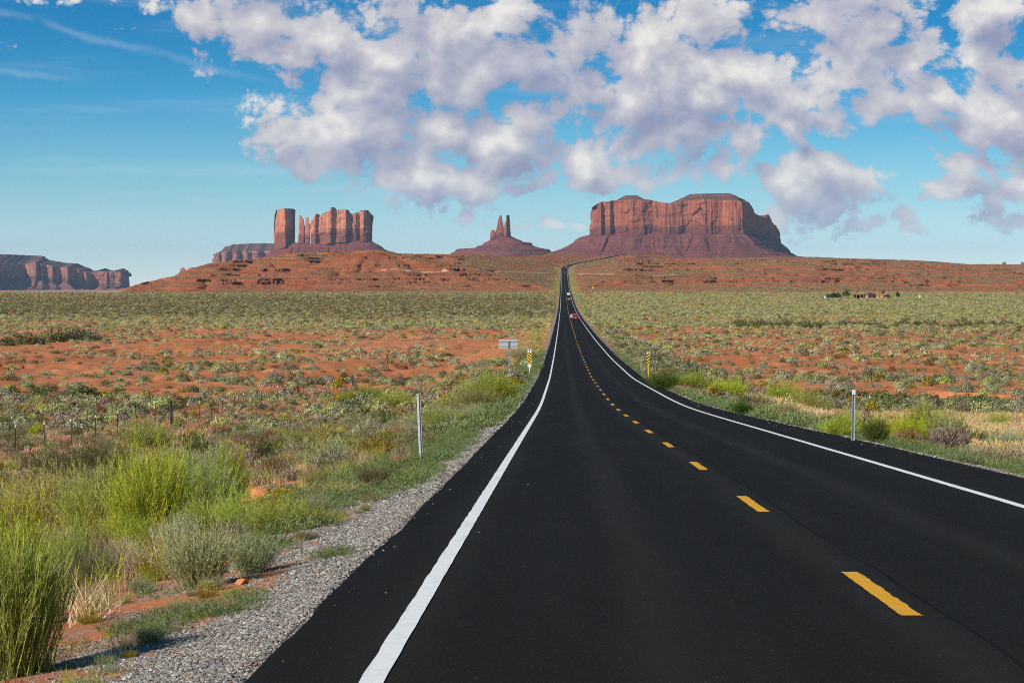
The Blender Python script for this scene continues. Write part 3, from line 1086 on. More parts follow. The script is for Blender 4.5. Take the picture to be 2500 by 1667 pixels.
def talus(name, pl, pr, D, thick, topz, left, right, mat, parent, p=2.6, ds=7.0, seed=0, gully=9.0, front=None, drop_min=0.0):
    """apron of scree: left/right give (distance, drop) in photograph pixels measured outward from the cliff foot"""
    Q, u, fac, px = loop_points(pl, pr, D, thick, p, ds, front)
    N = normals_of(Q, 9)
    zb = (Y0 - np.interp(px, [q[0] for q in topz], [q[1] for q in topz])) / F * D * fac
    sc = D / F
    dmax = max(left[-1][0], right[-1][0])
    ts = np.linspace(0, 1, 46)
    per = u[-1] + (u[1] - u[0])
    ca, sa = np.cos(2 * np.pi * u / per), np.sin(2 * np.pi * u / per)
    R = per / (2 * np.pi)
    wl = sst(0.5, -0.5, N[:, 0])
    V, LV = [], []
    V.append(np.column_stack([Q - N * 14.0, zb + 3.0]))
    LV.append(np.full(len(Q), 0.96))
    for t in ts:
        dl, dr = t * left[-1][0], t * right[-1][0]
        hl = np.interp(dl, [q[0] for q in left], [q[1] for q in left])
        hr = np.interp(dr, [q[0] for q in right], [q[1] for q in right])
        d = (dl * wl + dr * (1 - wl)) * sc
        h = (hl * wl + hr * (1 - wl)) * sc
        rid = np.abs(fbm(ca * R / 75 + seed, sa * R / 75 + t * 0.6, 4, seed + 5))
        g = gully * (1 - 2 * np.minimum(rid * 2.2, 1)) * min(1, t * 6)
        rough = 3.6 * fbm(ca * R / 12, sa * R / 12 + t * 9, 3, seed + 6) * min(1, t * 8)
        # benches of harder beds
        zz = zb - h
        zz2 = terrace(zz, 15.0, 0.35 * fbm(ca * R / 160, sa * R / 160 + t, 2, seed + 7), 0.13)
        keep = sst(-0.15, 0.35, fbm(ca * R / 90, sa * R / 90 + t * 1.5, 2, seed + 9)) * min(1, t * 5)
        zz = zz + (zz2 - zz) * 0.75 * keep + rough - 0.0 * g
        dd = d - g * 1.2 - 8.0
        V.append(np.column_stack([Q + N * dd[:, None], zz]))
        LV.append(np.full(len(Q), 0.94 * (1 - t)))
    V = np.array(V)
    V[-1][:, 2] -= 60
    me = mesh_from(name, V, grid_faces(len(V), len(Q), wrap=True), smooth=False)
    fattr(me, 'lvl', np.array(LV))
    return obj(name, me, mat, parent)


def build_mesas():
    # --- broad mesa right of the road
    D = 10000.0
    big = empty('mesa', (0, 0, 0))
    tag(big, 'broad two-humped red sandstone mesa standing right of where the road ends', 'mesa', 'sandstone mesas and buttes on the skyline')
    top = [(1448, 512), (1453, 503), (1462, 494), (1500, 490), (1520, 488), (1590, 488), (1610, 494), (1640, 497), (1680, 490), (1720, 487), (1800, 490), (1832, 497), (1840, 505), (1842, 512), (1848, 522), (1857, 527), (1872, 527), (1876, 523), (1883, 525), (1892, 545), (1897, 551), (1900, 549), (1903, 556), (1906, 570), (1908, 582)]
    cap = [(1448, 512), (1462, 494), (1497, 490), (1510, 487), (1530, 474), (1558, 473.5), (1580, 485), (1594, 487), (1602, 494), (1622, 496), (1645, 493), (1680, 477), (1697, 470), (1785, 468), (1806, 475), (1812, 481), (1832, 490), (1838, 499), (1842, 512), (1908, 582)]
    base = [(1445, 575), (1700, 572), (1815, 570), (1860, 580), (1910, 592)]
    front = [(1448, 60), (1456, 10), (1468, 0), (1474, 26), (1490, 5), (1500, 24), (1512, 8), (1560, 0), (1600, 16), (1640, 6), (1680, 22), (1720, -8), (1750, 10), (1790, -14), (1815, -16), (1822, 30), (1850, 120), (1875, 190), (1890, 250), (1908, 330)]
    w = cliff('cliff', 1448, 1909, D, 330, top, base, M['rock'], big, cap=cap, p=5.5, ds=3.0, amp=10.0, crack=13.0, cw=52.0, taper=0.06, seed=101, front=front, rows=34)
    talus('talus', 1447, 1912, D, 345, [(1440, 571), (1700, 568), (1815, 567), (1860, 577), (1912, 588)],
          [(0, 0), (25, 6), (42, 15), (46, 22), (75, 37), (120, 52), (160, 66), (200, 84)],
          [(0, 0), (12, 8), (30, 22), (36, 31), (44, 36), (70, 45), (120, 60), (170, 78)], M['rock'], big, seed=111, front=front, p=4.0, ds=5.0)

    # --- castle-like butte on the left
    D = 10000.0
    cas = empty('butte', (0, 0, 0))
    tag(cas, 'castle-like butte with a square tower and a jagged wall above the left hill', 'butte', 'sandstone mesas and buttes on the skyline')
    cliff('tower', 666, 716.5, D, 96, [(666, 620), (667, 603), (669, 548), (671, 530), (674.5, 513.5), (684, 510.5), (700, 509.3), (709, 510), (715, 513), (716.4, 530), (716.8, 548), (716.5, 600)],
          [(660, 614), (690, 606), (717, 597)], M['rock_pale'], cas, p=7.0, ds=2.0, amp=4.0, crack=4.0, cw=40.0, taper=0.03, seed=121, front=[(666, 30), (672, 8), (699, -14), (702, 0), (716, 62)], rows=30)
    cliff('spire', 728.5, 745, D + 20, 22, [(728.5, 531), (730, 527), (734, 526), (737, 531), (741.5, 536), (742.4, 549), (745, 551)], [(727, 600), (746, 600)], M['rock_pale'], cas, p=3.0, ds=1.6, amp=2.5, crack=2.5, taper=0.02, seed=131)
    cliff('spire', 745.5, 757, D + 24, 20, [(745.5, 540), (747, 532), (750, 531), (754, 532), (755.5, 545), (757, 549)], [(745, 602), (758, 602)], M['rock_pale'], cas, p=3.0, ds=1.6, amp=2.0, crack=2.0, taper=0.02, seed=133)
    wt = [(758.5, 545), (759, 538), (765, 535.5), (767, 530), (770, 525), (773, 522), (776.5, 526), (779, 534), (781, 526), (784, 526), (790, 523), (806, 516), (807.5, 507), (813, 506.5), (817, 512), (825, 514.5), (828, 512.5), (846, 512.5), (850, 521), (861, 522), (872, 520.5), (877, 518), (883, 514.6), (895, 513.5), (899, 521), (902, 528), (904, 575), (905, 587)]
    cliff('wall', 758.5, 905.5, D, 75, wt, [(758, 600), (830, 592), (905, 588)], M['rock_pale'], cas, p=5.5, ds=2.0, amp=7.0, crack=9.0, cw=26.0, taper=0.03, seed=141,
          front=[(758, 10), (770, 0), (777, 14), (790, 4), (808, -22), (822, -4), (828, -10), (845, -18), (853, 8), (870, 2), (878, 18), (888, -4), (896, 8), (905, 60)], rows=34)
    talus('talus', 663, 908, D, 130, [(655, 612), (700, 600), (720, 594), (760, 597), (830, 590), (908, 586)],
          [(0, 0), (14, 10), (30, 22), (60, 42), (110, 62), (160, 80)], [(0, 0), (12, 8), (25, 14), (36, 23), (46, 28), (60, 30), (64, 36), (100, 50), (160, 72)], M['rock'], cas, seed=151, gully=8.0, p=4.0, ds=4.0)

    # --- twin-spired butte in the middle
    D = 11000.0
    kin = empty('butte', (0, 0, 0))
    tag(kin, 'small butte with two thin spires on a stepped base, left of the road head', 'butte', 'sandstone mesas and buttes on the skyline')
    cliff('shoulder_block', 1197, 1212, D, 40, [(1197, 575), (1198, 566), (1200, 562), (1207, 562), (1209, 564), (1212, 572)], [(1195, 586), (1214, 582)], M['rock'], kin, p=4, ds=1.8, amp=2.5, crack=4, seed=161)
    cliff('pedestal', 1198, 1247, D + 5, 44, [(1198, 568), (1206, 571), (1214, 566), (1228, 566), (1236, 570), (1247, 573)], [(1195, 587), (1249, 579)], M['rock'], kin, p=4, ds=2.0, amp=3.0, crack=5.0, cw=18.0, seed=167)
    cliff('spire', 1208, 1232, D, 38, [(1208, 570), (1212, 556), (1214.5, 543), (1217, 533), (1219, 529), (1222, 526.5), (1225, 526.5), (1227, 532), (1228, 540), (1230.5, 547), (1231.5, 562)], [(1206, 582), (1234, 580)], M['rock'], kin, p=3, ds=1.6, amp=3.5, crack=5, taper=0.06, seed=163, rows=30)
    cliff('spire', 1229, 1247, D, 32, [(1229, 563), (1231, 553), (1233, 547), (1236.5, 538), (1237.3, 527), (1239, 526), (1242, 526), (1243, 540), (1244.5, 556), (1246, 562), (1247, 573)], [(1228, 580), (1248, 577)], M['rock'], kin, p=3.2, ds=1.6, amp=2.6, crack=4, taper=0.04, seed=165, rows=30, front=[(1229, 0), (1237, -8), (1247, 20)])
    talus('talus', 1196, 1248, D, 60, [(1190, 586), (1215, 580), (1248, 574)],
          [(0, 0), (18, 9), (19, 13), (32, 18), (40, 21), (84, 24), (88, 30), (120, 48)], [(0, 0), (10, 6), (40, 18), (57, 20), (58, 24), (70, 30), (96, 35), (120, 50)], M['rock'], kin, seed=171, gully=4.0, p=2.6, ds=3.0)

    # --- mesa behind the castle
    D = 14000.0
    bm_ = empty('mesa', (0, 0, 0))
    tag(bm_, 'low flat-topped mesa half hidden behind the castle-like butte', 'mesa', 'sandstone mesas and buttes on the skyline')
    cliff('cliff', 513, 740, D, 500, [(513, 632), (514.5, 622), (518, 619.5), (530, 616), (545, 614), (600, 613), (670, 612), (740, 612)], [(500, 660), (740, 660)], M['rock_far'], bm_,
          cap=[(513, 632), (517, 620), (529, 614), (537, 606), (538, 600), (552, 598.5), (557, 595), (596, 592.5), (640, 591.5), (667, 593), (740, 596)], p=6, ds=5.0, amp=14.0, crack=26.0, taper=0.04, seed=181, rows=22,
          front=[(513, 60), (520, 0), (530, -6), (540, 20), (552, -4), (565, 40), (575, 4), (590, 48), (600, 8), (615, 40), (630, 6), (645, 50), (660, 10), (700, 60)])

    # --- long mesa at the left edge
    D = 13000.0
    lm = empty('mesa', (0, 0, 0))
    tag(lm, 'long hazy blue-shadowed mesa stepping down at the left edge of the view', 'mesa', 'sandstone mesas and buttes on the skyline')
    X = lambda v: v / 6.72
    Yq = lambda v: 580 + v / 6.72
    rim = [(-260, Yq(420)), (X(0), Yq(430)), (X(420), Yq(440)), (X(600), Yq(400)), (X(700), Yq(440)), (X(1000), Yq(490)), (X(1110), Yq(480)), (X(1250), Yq(510)), (X(1320), Yq(540)), (X(1400), Yq(565)), (X(1500), Yq(572)), (X(1530), Yq(570)), (X(1620), Yq(552)), (X(1760), Yq(556)), (X(1900), Yq(548)), (X(2020), Yq(578)), (X(2085), Yq(584)), (X(2100), Yq(640))]
    capl = [(-260, Yq(235)), (X(0), Yq(262)), (X(260), Yq(272)), (X(480), Yq(285)), (X(565), Yq(300)), (X(572), Yq(326)), (X(640), Yq(360)), (X(900), Yq(405)), (X(1120), Yq(420)), (X(1250), Yq(480)), (X(1320), Yq(502)), (X(1390), Yq(552)), (X(1510), Yq(570)), (X(1610), Yq(536)), (X(1740), Yq(546)), (X(1890), Yq(499)), (X(2030), Yq(576)), (X(2085), Yq(582)), (X(2100), Yq(640))]
    basel = [(-260, Yq(760)), (X(0), Yq(770)), (X(430), Yq(720)), (X(520), Yq(690)), (X(690), Yq(700)), (X(850), Yq(770)), (X(1040), Yq(745)), (X(1250), Yq(800)), (X(1520), Yq(810)), (X(2100), Yq(815))]
    fr, yv = [], 0.0
    for a, b, sl in ((-260, -60, -0.5), (-60, 62, 1.6), (62, 88, -0.9), (88, 97, 2.2), (97, 103, -1.6), (103, 112, 1.8), (112, 128, -0.7), (128, 148, 1.3), (148, 166, -1.0), (166, 187, 1.9), (187, 192, -2.0), (192, 203, 1.3), (203, 211, -1.2), (211, 227, 1.7), (227, 262, -0.45), (262, 264, 3.0), (264, 286, -0.3), (286, 302, -0.6), (302, 313, 2.6)):
        if not fr:
            fr.append((a, 0.0))
        yv += sl * (b - a) * D / F
        fr.append((b, yv))
    cliff('cliff', -260, 313, D, 700, rim, basel, M['rock_far'], lm, cap=capl, p=8, ds=5.0, amp=9.0, crack=16.0, taper=0.04, seed=191, rows=26, front=fr)
    talus('talus', -262, 315, D, 720, [(a, b - 1.5) for a, b in basel], [(0, 0), (20, 10), (50, 22), (120, 34)], [(0, 0), (20, 8), (40, 14), (60, 20)], M['rock_far'], lm, seed=195, front=fr, p=6, ds=9.0, gully=22.0)

    # --- tip of a far butte that shows over the slope of the left hill
    D = 12500.0
    tip = empty('butte', (0, 0, 0))
    tag(tip, 'tip of a far butte just showing over the slope of the left hill', 'butte', 'sandstone mesas and buttes on the skyline')
    cliff('cliff', 428, 462, D, 60, [(428, 668), (434, 660), (438, 656), (443, 654), (450, 654.5), (456, 658), (462, 668)], [(420, 690), (470, 690)], M['rock_far'], tip, p=2.6, ds=3.0, amp=3.0, crack=4.0, taper=0.3, seed=201, rows=12)


build_mesas()

# ------------------------------------------------------------------ plants
def strips(base, d, L, w, bend, seg, rng, face=None):
    """n tapering curved blades: (verts, quads, owner index per vertex)"""
    n = len(base)
    d = d / np.linalg.norm(d, axis=1)[:, None]
    r = rng.normal(size=(n, 3))
    r[:, 2] *= 0.3
    side = np.cross(d, r)
    side /= np.maximum(np.linalg.norm(side, axis=1), 1e-6)[:, None]
    V = []
    for k in range(seg + 1):
        t = k / seg
        c = base + d * (L * t)[:, None] + bend * (t * t * L)[:, None]
        ww = (w * (1.0 - 0.8 * t))[:, None] if k else (w * 0.7)[:, None]
        V += [c - side * ww / 2, c + side * ww / 2]
    V = np.stack(V, 1)                       # n, 2(seg+1), 3
    nv = V.shape[1]
    f = []
    for k in range(seg):
        f.append(np.stack([np.arange(n) * nv + 2 * k, np.arange(n) * nv + 2 * k + 1, np.arange(n) * nv + 2 * k + 3, np.arange(n) * nv + 2 * k + 2], -1))
    return V.reshape(-1, 3), np.concatenate(f), np.repeat(np.arange(n), nv)


def dome_dirs(n, rng, spread, up):
    a = rng.uniform(0, 2 * np.pi, n)
    r = np.sqrt(rng.uniform(0, 1, n)) * spread
    return np.column_stack([np.cos(a) * r, np.sin(a) * r, np.full(n, up)])


def broom(name, h, r, stems, leaves, seed, mat, sw=0.006, lw=0.006, ll=0.06, spread=0.8, seg=3, lumps=0.25, up=1.0, low=0.30, along=0.5, droop=0.08):
    """a shrub of many fine upright stems with narrow leaves, rounded and lumpy on top"""
    rng = np.random.default_rng(seed)
    d = dome_dirs(stems, rng, spread, up)
    dn = d / np.linalg.norm(d, axis=1)[:, None]
    base = np.column_stack([rng.normal(0, 0.16 * r, stems), rng.normal(0, 0.16 * r, stems), np.full(stems, -0.05)])
    ang = np.arctan2(d[:, 1], d[:, 0])
    tilt = np.arccos(np.clip(dn[:, 2], -1, 1))
    lump = 1 + lumps * fbm(ang * 1.6 + seed, tilt * 3.2 + seed * 0.37, 3, seed)
    L = 1.0 / np.sqrt((np.sin(tilt) / r) ** 2 + (np.cos(tilt) / h) ** 2) * lump * rng.uniform(0.72, 1.06, stems)
    bend = np.column_stack([dn[:, 0] * -0.18, dn[:, 1] * -0.18, 0.10 - droop * 2 * rng.random(stems)])
    V, Fq, own = strips(base, dn, L, np.full(stems, sw), bend, seg, rng)
    tint = rng.uniform(0.25, 0.75, stems)[own]
    Vs, Fs, Ts = [V], [Fq], [tint]
    off = len(V)
    if leaves:
        n = stems * leaves
        s = np.repeat(np.arange(stems), leaves)
        t = low + (1 - low) * rng.random(n) ** 0.8
        c = base[s] + dn[s] * (L[s] * t)[:, None] + bend[s] * (t * t * L[s])[:, None]
        ld = dn[s] * along + rng.normal(0, 0.34, (n, 3)) + np.array([0, 0, 0.32])
        V, Fq, own = strips(c, ld, ll * rng.uniform(0.6, 1.3, n), np.full(n, lw) * rng.uniform(0.7, 1.3, n), np.zeros((n, 3)), 1, rng)
        tint = (np.repeat(rng.uniform(0, 1, stems), leaves) * 0.5 + rng.random(n) * 0.5)[own]
        Vs.append(V)
        Fs.append(Fq + off)
        Ts.append(tint)
    V, Fq = np.concatenate(Vs), np.concatenate(Fs)
    me = mesh_from(name, V, Fq)
    fattr(me, 'tint', np.concatenate(Ts))
    me.materials.append(mat)
    return me


def mound(name, h, r, n, size, seed, mat, lumps=0.35, tall=1.4):
    """a rounded shrub seen from some way off: leaf clumps set through the outer part of its volume"""
    rng = np.random.default_rng(seed)
    a = rng.uniform(0, 2 * np.pi, n)
    cz = rng.uniform(0.02, 1, n)
    sz = np.sqrt(1 - cz * cz)
    u = np.column_stack([np.cos(a) * sz, np.sin(a) * sz, cz])
    lump = 1 + lumps * fbm(a * 1.3 + seed, cz * 2.5, 3, seed)
    rad = lump * rng.uniform(0.62, 1.04, n)
    c = u * rad[:, None] * np.array([r, r, h])
    nn = u + rng.normal(0, 0.42, (n, 3)) + np.array([0, 0, 0.25])
    nn /= np.linalg.norm(nn, axis=1)[:, None]
    upv = np.array([0, 0, 1.0]) + rng.normal(0, 0.35, (n, 3)) + u * 0.4
    t1 = np.cross(upv, nn)
    t1 /= np.maximum(np.linalg.norm(t1, axis=1), 1e-6)[:, None]
    t2 = np.cross(nn, t1)
    s = size * rng.uniform(0.6, 1.3, n)
    w = (t1 * (s * 0.5)[:, None])
    hh = (t2 * (s * 0.5 * tall)[:, None])
    V = np.stack([c - w - hh, c + w * 0.8 - hh * 0.8, c + w * 0.35 + hh, c - w * 0.5 + hh * 0.8], 1)
    Fq = np.arange(n * 4).reshape(n, 4)
    me = mesh_from(name, V.reshape(-1, 3), Fq)
    fattr(me, 'tint', np.repeat(rng.random(n), 4))
    me.materials.append(mat)
    return me


def tuft(name, h, r, n, seed, mat, w=0.006, seg=3, lean=0.55, droop=0.35):
    rng = np.random.default_rng(seed)
    base = np.column_stack([rng.normal(0, r * 0.35, n), rng.normal(0, r * 0.35, n), np.full(n, -0.03)])
    d = np.column_stack([rng.normal(0, lean * 0.5, n), rng.normal(0, lean * 0.5, n), np.ones(n)])
    L = h * rng.uniform(0.45, 1.1, n)
    bend = np.column_stack([rng.normal(0, 0.15, n) + d[:, 0] * droop, rng.normal(0, 0.15, n) + d[:, 1] * droop, -droop * rng.random(n) * 0.7])
    V, Fq, own = strips(base, d, L, np.full(n, w), bend, seg, rng)
    me = mesh_from(name, V, Fq)
    fattr(me, 'tint', rng.random(n)[own])
    me.materials.append(mat)
    return me


def mat_weed(name, h, r, n, seed, mat, lw=0.012, ll=0.05):
    """low spreading roadside plant"""
    rng = np.random.default_rng(seed)
    a = rng.uniform(0, 2 * np.pi, n)
    q = np.sqrt(rng.random(n)) * r
    c = np.column_stack([np.cos(a) * q, np.sin(a) * q, h * rng.random(n) ** 0.7 * (1 - 0.6 * (q / r) ** 2)])
    d = np.column_stack([np.cos(a) * 0.5 + rng.normal(0, 0.5, n), np.sin(a) * 0.5 + rng.normal(0, 0.5, n), rng.uniform(0.1, 1.1, n)])
    V, Fq, own = strips(c, d, ll * rng.uniform(0.6, 1.4, n), np.full(n, lw), np.zeros((n, 3)), 1, rng)
    me = mesh_from(name, V, Fq)
    fattr(me, 'tint', rng.random(n)[own])
    me.materials.append(mat)
    return me


PL = {
    'sage': leafy('grey_green_sage_leaf', (0.285, 0.28, 0.140)),
    'rabbit': leafy('yellow_green_brush_leaf', (0.33, 0.335, 0.10)),
    'olive': leafy('dark_olive_leaf', (0.13, 0.13, 0.055)),
    'grey': leafy('grey_twig', (0.27, 0.215, 0.15), 0.1),
    'pink': leafy('dry_pinkish_grass', (0.40, 0.255, 0.155), 0.2),
    'straw': leafy('straw_grass', (0.62, 0.45, 0.20), 0.25),
    'russet': leafy('russet_weed', (0.25, 0.13, 0.06), 0.15),
    'green': leafy('bright_green_brush_leaf', (0.34, 0.385, 0.065), 0.28, 0.012),
    'forb': leafy('blue_green_roadside_leaf', (0.155, 0.20, 0.072)),
    'dkgreen': leafy('deep_green_leaf', (0.09, 0.14, 0.035)),
    'silver': leafy('silvery_leaf', (0.35, 0.365, 0.195)),
    'yellow': leafy('yellow_flower_heads', (0.42, 0.32, 0.025)),
    'mustard': leafy('mustard_leaf', (0.27, 0.22, 0.035)),
}
KINDS6 = ['sage', 'rabbit', 'olive', 'grey', 'mustard', 'russet', 'dkgreen', 'green', 'silver']
for kd_, c_ in (('sage', (0.36, 0.345, 0.165)), ('rabbit', (0.43, 0.42, 0.15)), ('silver', (0.42, 0.42, 0.215)), ('olive', (0.165, 0.155, 0.066)), ('grey', (0.33, 0.265, 0.18))):
    PL[kd_ + '_far'] = leafy(kd_ + '_leaf_in_the_distance', c_, 0.3, 0.03, 0.75, 1.3)
PROTO = {}
for i, kd in enumerate(KINDS6):
    up = {'grey': 0.8, 'green': 1.15, 'rabbit': 1.0}.get(kd, 0.75)
    PROTO[kd, 1] = [broom('shrub_near', 0.62, 0.55, 150, 9, 300 + i * 7 + v, PL[kd], 0.014, 0.020, 0.10, 1.1, 2, 0.35, up, 0.35) for v in range(2)]
    PROTO[kd, 0] = [broom('shrub_close', 0.62, 0.58, 330, 15, 250 + i * 7 + v, PL[kd], 0.006, 0.0075, 0.065, 1.25, 3, 0.45, max(up, 0.9), 0.35, 0.8) for v in range(2)]
    PROTO[kd, 2] = [mound('shrub_mid', 0.60, 0.62, 420, 0.065, 400 + i * 7 + v, PL[kd] if kd in ('sage', 'silver', 'grey') else PL.get(kd + '_far', PL[kd]), 0.4, 2.2) for v in range(2)]
    PROTO[kd, 3] = [mound('shrub_far', 0.58, 0.66, 110, 0.13, 500 + i * 7 + v, PL.get(kd + '_far', PL[kd]), 0.4, 1.5) for v in range(2)]
for kd in ('pink', 'straw', 'russet', 'green', 'dkgreen'):
    PROTO['t' + kd, 1] = [tuft('grass_near', 0.45, 0.3, 90, 600 + v + len(kd), PL[kd], 0.010) for v in range(2)]
    PROTO['t' + kd, 2] = [tuft('grass_far', 0.42, 0.5, 46, 640 + v + len(kd), PL[kd], 0.035, 2) for v in range(2)]
PROTO['forb', 1] = [mat_weed('weed_near', 0.16, 0.30, 260, 700 + v, PL['forb']) for v in range(3)]
PROTO['forb', 2] = [mat_weed('weed_far', 0.24, 0.45, 70, 710 + v, PL['forb'], 0.05, 0.13) for v in range(2)]


def scatter_object(name, items, label=None, kind='stuff'):
    """one object that instances low-cost plants on its points; items: list of (mesh, x, y, z, scale_xy, scale_z, turn)"""
    meshes = []
    idx = {}
    for it in items:
        if it[0].name not in idx:
            idx[it[0].name] = len(meshes)
            meshes.append(it[0])
    col = bpy.data.collections.new(name + '_sources')
    for i, me in enumerate(meshes):
        col.objects.link(bpy.data.objects.new('source_%03d' % i, me))
    n = len(items)
    me = bpy.data.meshes.new(name)
    me.vertices.add(n)
    P = np.array([(it[1], it[2], it[3]) for it in items], np.float32)
    me.vertices.foreach_set('co', P.ravel())
    a = me.attributes.new('which', 'INT', 'POINT')
    a.data.foreach_set('value', np.array([idx[it[0].name] for it in items], np.int32))
    a = me.attributes.new('turn', 'FLOAT_VECTOR', 'POINT')
    a.data.foreach_set('vector', np.array([(0, 0, it[6]) if np.isscalar(it[6]) else it[6] for it in items], np.float32).ravel())
    a = me.attributes.new('size', 'FLOAT_VECTOR', 'POINT')
    a.data.foreach_set('vector', np.array([(it[4], it[4], it[5]) for it in items], np.float32).ravel())
    o = obj(name, me)
    g = bpy.data.node_groups.new(name + '_scatter', 'GeometryNodeTree')
    g.interface.new_socket('Geometry', in_out='INPUT', socket_type='NodeSocketGeometry')
    g.interface.new_socket('Geometry', in_out='OUTPUT', socket_type='NodeSocketGeometry')
    t = NT(g)
    gi, go = t.add('NodeGroupInput'), t.add('NodeGroupOutput')
    ci = t.add('GeometryNodeCollectionInfo')
    ci.inputs['Collection'].default_value = col
    ci.inputs['Separate Children'].default_value = True
    ci.inputs['Reset Children'].default_value = True
    ip = t.add('GeometryNodeInstanceOnPoints')

    def named(nm, ty):
        nd = t.add('GeometryNodeInputNamedAttribute', data_type=ty)
        nd.inputs[0].default_value = nm
        return nd.outputs[0]
    t.l.new(gi.outputs[0], ip.inputs['Points'])
    t.l.new(ci.outputs[0], ip.inputs['Instance'])
    ip.inputs['Pick Instance'].default_value = True
    t.l.new(named('which', 'INT'), ip.inputs['Instance Index'])
    t.l.new(named('turn', 'FLOAT_VECTOR'), ip.inputs['Rotation'])
    t.l.new(named('size', 'FLOAT_VECTOR'), ip.inputs['Scale'])
    t.l.new(ip.outputs[0], go.inputs[0])
    md = o.modifiers.new('scatter', 'NODES')
    md.node_group = g
    tag(o, label, None, None, kind)
    return o


def candidates(d0, d1, dens, seed, margin=1.12):
    """points spread over the wedge of ground in view between two distances"""
    rng = np.random.default_rng(seed)
    hw = 0.2252 * margin
    area = hw * (d1 * d1 - d0 * d0) + (d1 - d0) * 8
    n = int(area * dens)
    D = np.sqrt(rng.uniform(d0 * d0, d1 * d1, n))
    x = rng.uniform(-1, 1, n) * (hw * D + 4)
    return x, D, rng


def pick_kind(x, y, rng, table):
    """table: list of (kind, weight array); returns index"""
    W = np.stack([np.broadcast_to(w, x.shape) for _, w in table], -1)
    W = np.maximum(W, 0)
    cum = np.cumsum(W, -1) / np.maximum(W.sum(-1, keepdims=True), 1e-9)
    r = rng.random(len(x))[:, None]
    return (r > cum).sum(-1).clip(0, len(table) - 1)


SHRUBS = []       # (apparent size, kind, lod, variant, x, y, z, sxy, sz, turn, s)
BOULDER_CLEAR = []
HAND = []         # footprints of the plants placed one by one: (x, y, radius)


def scatter_shrubs():
    for d0, d1, dens, seed in ((27, 34, 0.30, 9), (34, 130, 0.62, 1), (130, 330, 0.30, 2), (330, 720, 0.15, 3), (720, 1150, 0.165, 4), (1150, 1900, 0.135, 5)):
        x, y, rng = candidates(d0, d1, dens, seed)
        s, xr = road_dist(x, y)
        z, hill, grav, far = terrain(x, y, True)
        left = xr < 0
        keep = (s > 1.5) & (far < 0.2)
        n1 = fbm(x / 26, y / 40, 4, 811)
        n2 = fbm(x / 60, y / 110, 3, 813)
        n3 = fbm(x / 8, y / 10, 3, 815)
        px = EYE + F * x / y
        prob = np.ones(len(x))
        # bare sand
        bare = sst(235, 300, y) * (1 - sst(640, 760, y))
        prob *= 1 - bare * (0.42 + 0.55 * sst(-0.12, 0.22, n1)) * np.where(left, 1.0, 0.85)
        prob *= 1 - 0.85 * sst(240, 265, y) * (1 - sst(290, 330, y)) * np.where(left, 0.9, 0.6)
        prob *= 1 - 0.75 * sst(720, 760, y) * (1 - sst(960, 1100, y)) * sst(0.20, 0.38, n1)
        prob *= 1 - 0.45 * sst(0.15, 0.45, n2) * sst(1000, 1100, y) * (~left)
        # straw field and wash on the right
        strawf = (~left) & (y > 66) & (y < 190) & (s > 7)
        prob = np.where(strawf, prob * 0.09, prob)
        prob = np.where((y < 130) & (s < 3.2), prob * 0.3, prob)
        prob = np.where(hill > 0.3, prob * 0.5, prob)
        prob = np.where(left & (y > 205) & (y < 266) & (x > -90), prob * 0.45, prob)
        keep &= rng.random(len(x)) < prob
        for hx, hy, hr in HAND:
            keep &= np.hypot(x - hx, y - hy) > hr
        near = 1 - sst(150, 260, y)
        midd = sst(150, 260, y) * (1 - sst(640, 800, y))
        fard = sst(640, 800, y)
        lf = left.astype(float)
        darkband = sst(900, 1000, y) * (1 - sst(1500, 1750, y)) * lf * sst(-420, -60, -np.abs(x + 10) * 0 + x * 0 - 100)
        pale = 1 - 0.7 * lf * sst(820, 960, y)
        tbl = [('sage', 0.30 * near + 0.42 * midd + (0.40 - 0.2 * lf) * fard), ('rabbit', 0.12 * near + 0.16 * midd + 0.66 * fard * pale + 0.1 * sst(0.1, 0.4, n3)),
               ('olive', 0.14 * near + 0.16 * midd + 0.20 * fard + 0.75 * fard * lf * sst(880, 1000, y) * (1 - sst(1550, 1800, y))), ('grey', 0.30 * near + 0.13 * midd + 0.12 * fard * lf),
               ('mustard', 0.13 * near * sst(-0.1, 0.2, n3) + 0.08 * midd + 0.05 * fard), ('russet', 0.10 * near + 0.02 * midd),
               ('dkgreen', 0.04 * near + 0.02 * midd), ('green', 0.05 * near), ('silver', 0.06 * near + 0.16 * midd + 0.18 * fard * pale)]
        kd = pick_kind(x, y, rng, tbl)
        swap = (y < 40) & np.isin(kd, [3, 5])
        kd = np.where(swap, np.where(rng.random(len(x)) < 0.5, 1, 0), kd)
        size = rng.lognormal(-0.12, 0.32, len(x)) * np.interp(y, [30, 100, 250, 500, 900, 1900], [0.75, 0.95, 1.2, 1.25, 1.15, 1.15])
        size = np.clip(size, 0.4, 2.1) * np.where((x > -27) & (x < -16) & (y > 88) & (y < 215), 0.6, 1.0)
        for i in np.nonzero(keep)[0]:
            lod = 0 if y[i] < 48 else 1 if y[i] < 135 else 2 if y[i] < 420 else 3
            k = KINDS6[kd[i]]
            sz = size[i] * rng.uniform(0.75, 1.1)
            SHRUBS.append((size[i] / y[i], k, lod, rng.integers(2), x[i], y[i], z[i], size[i], sz, rng.uniform(0, 6.28), s[i]))


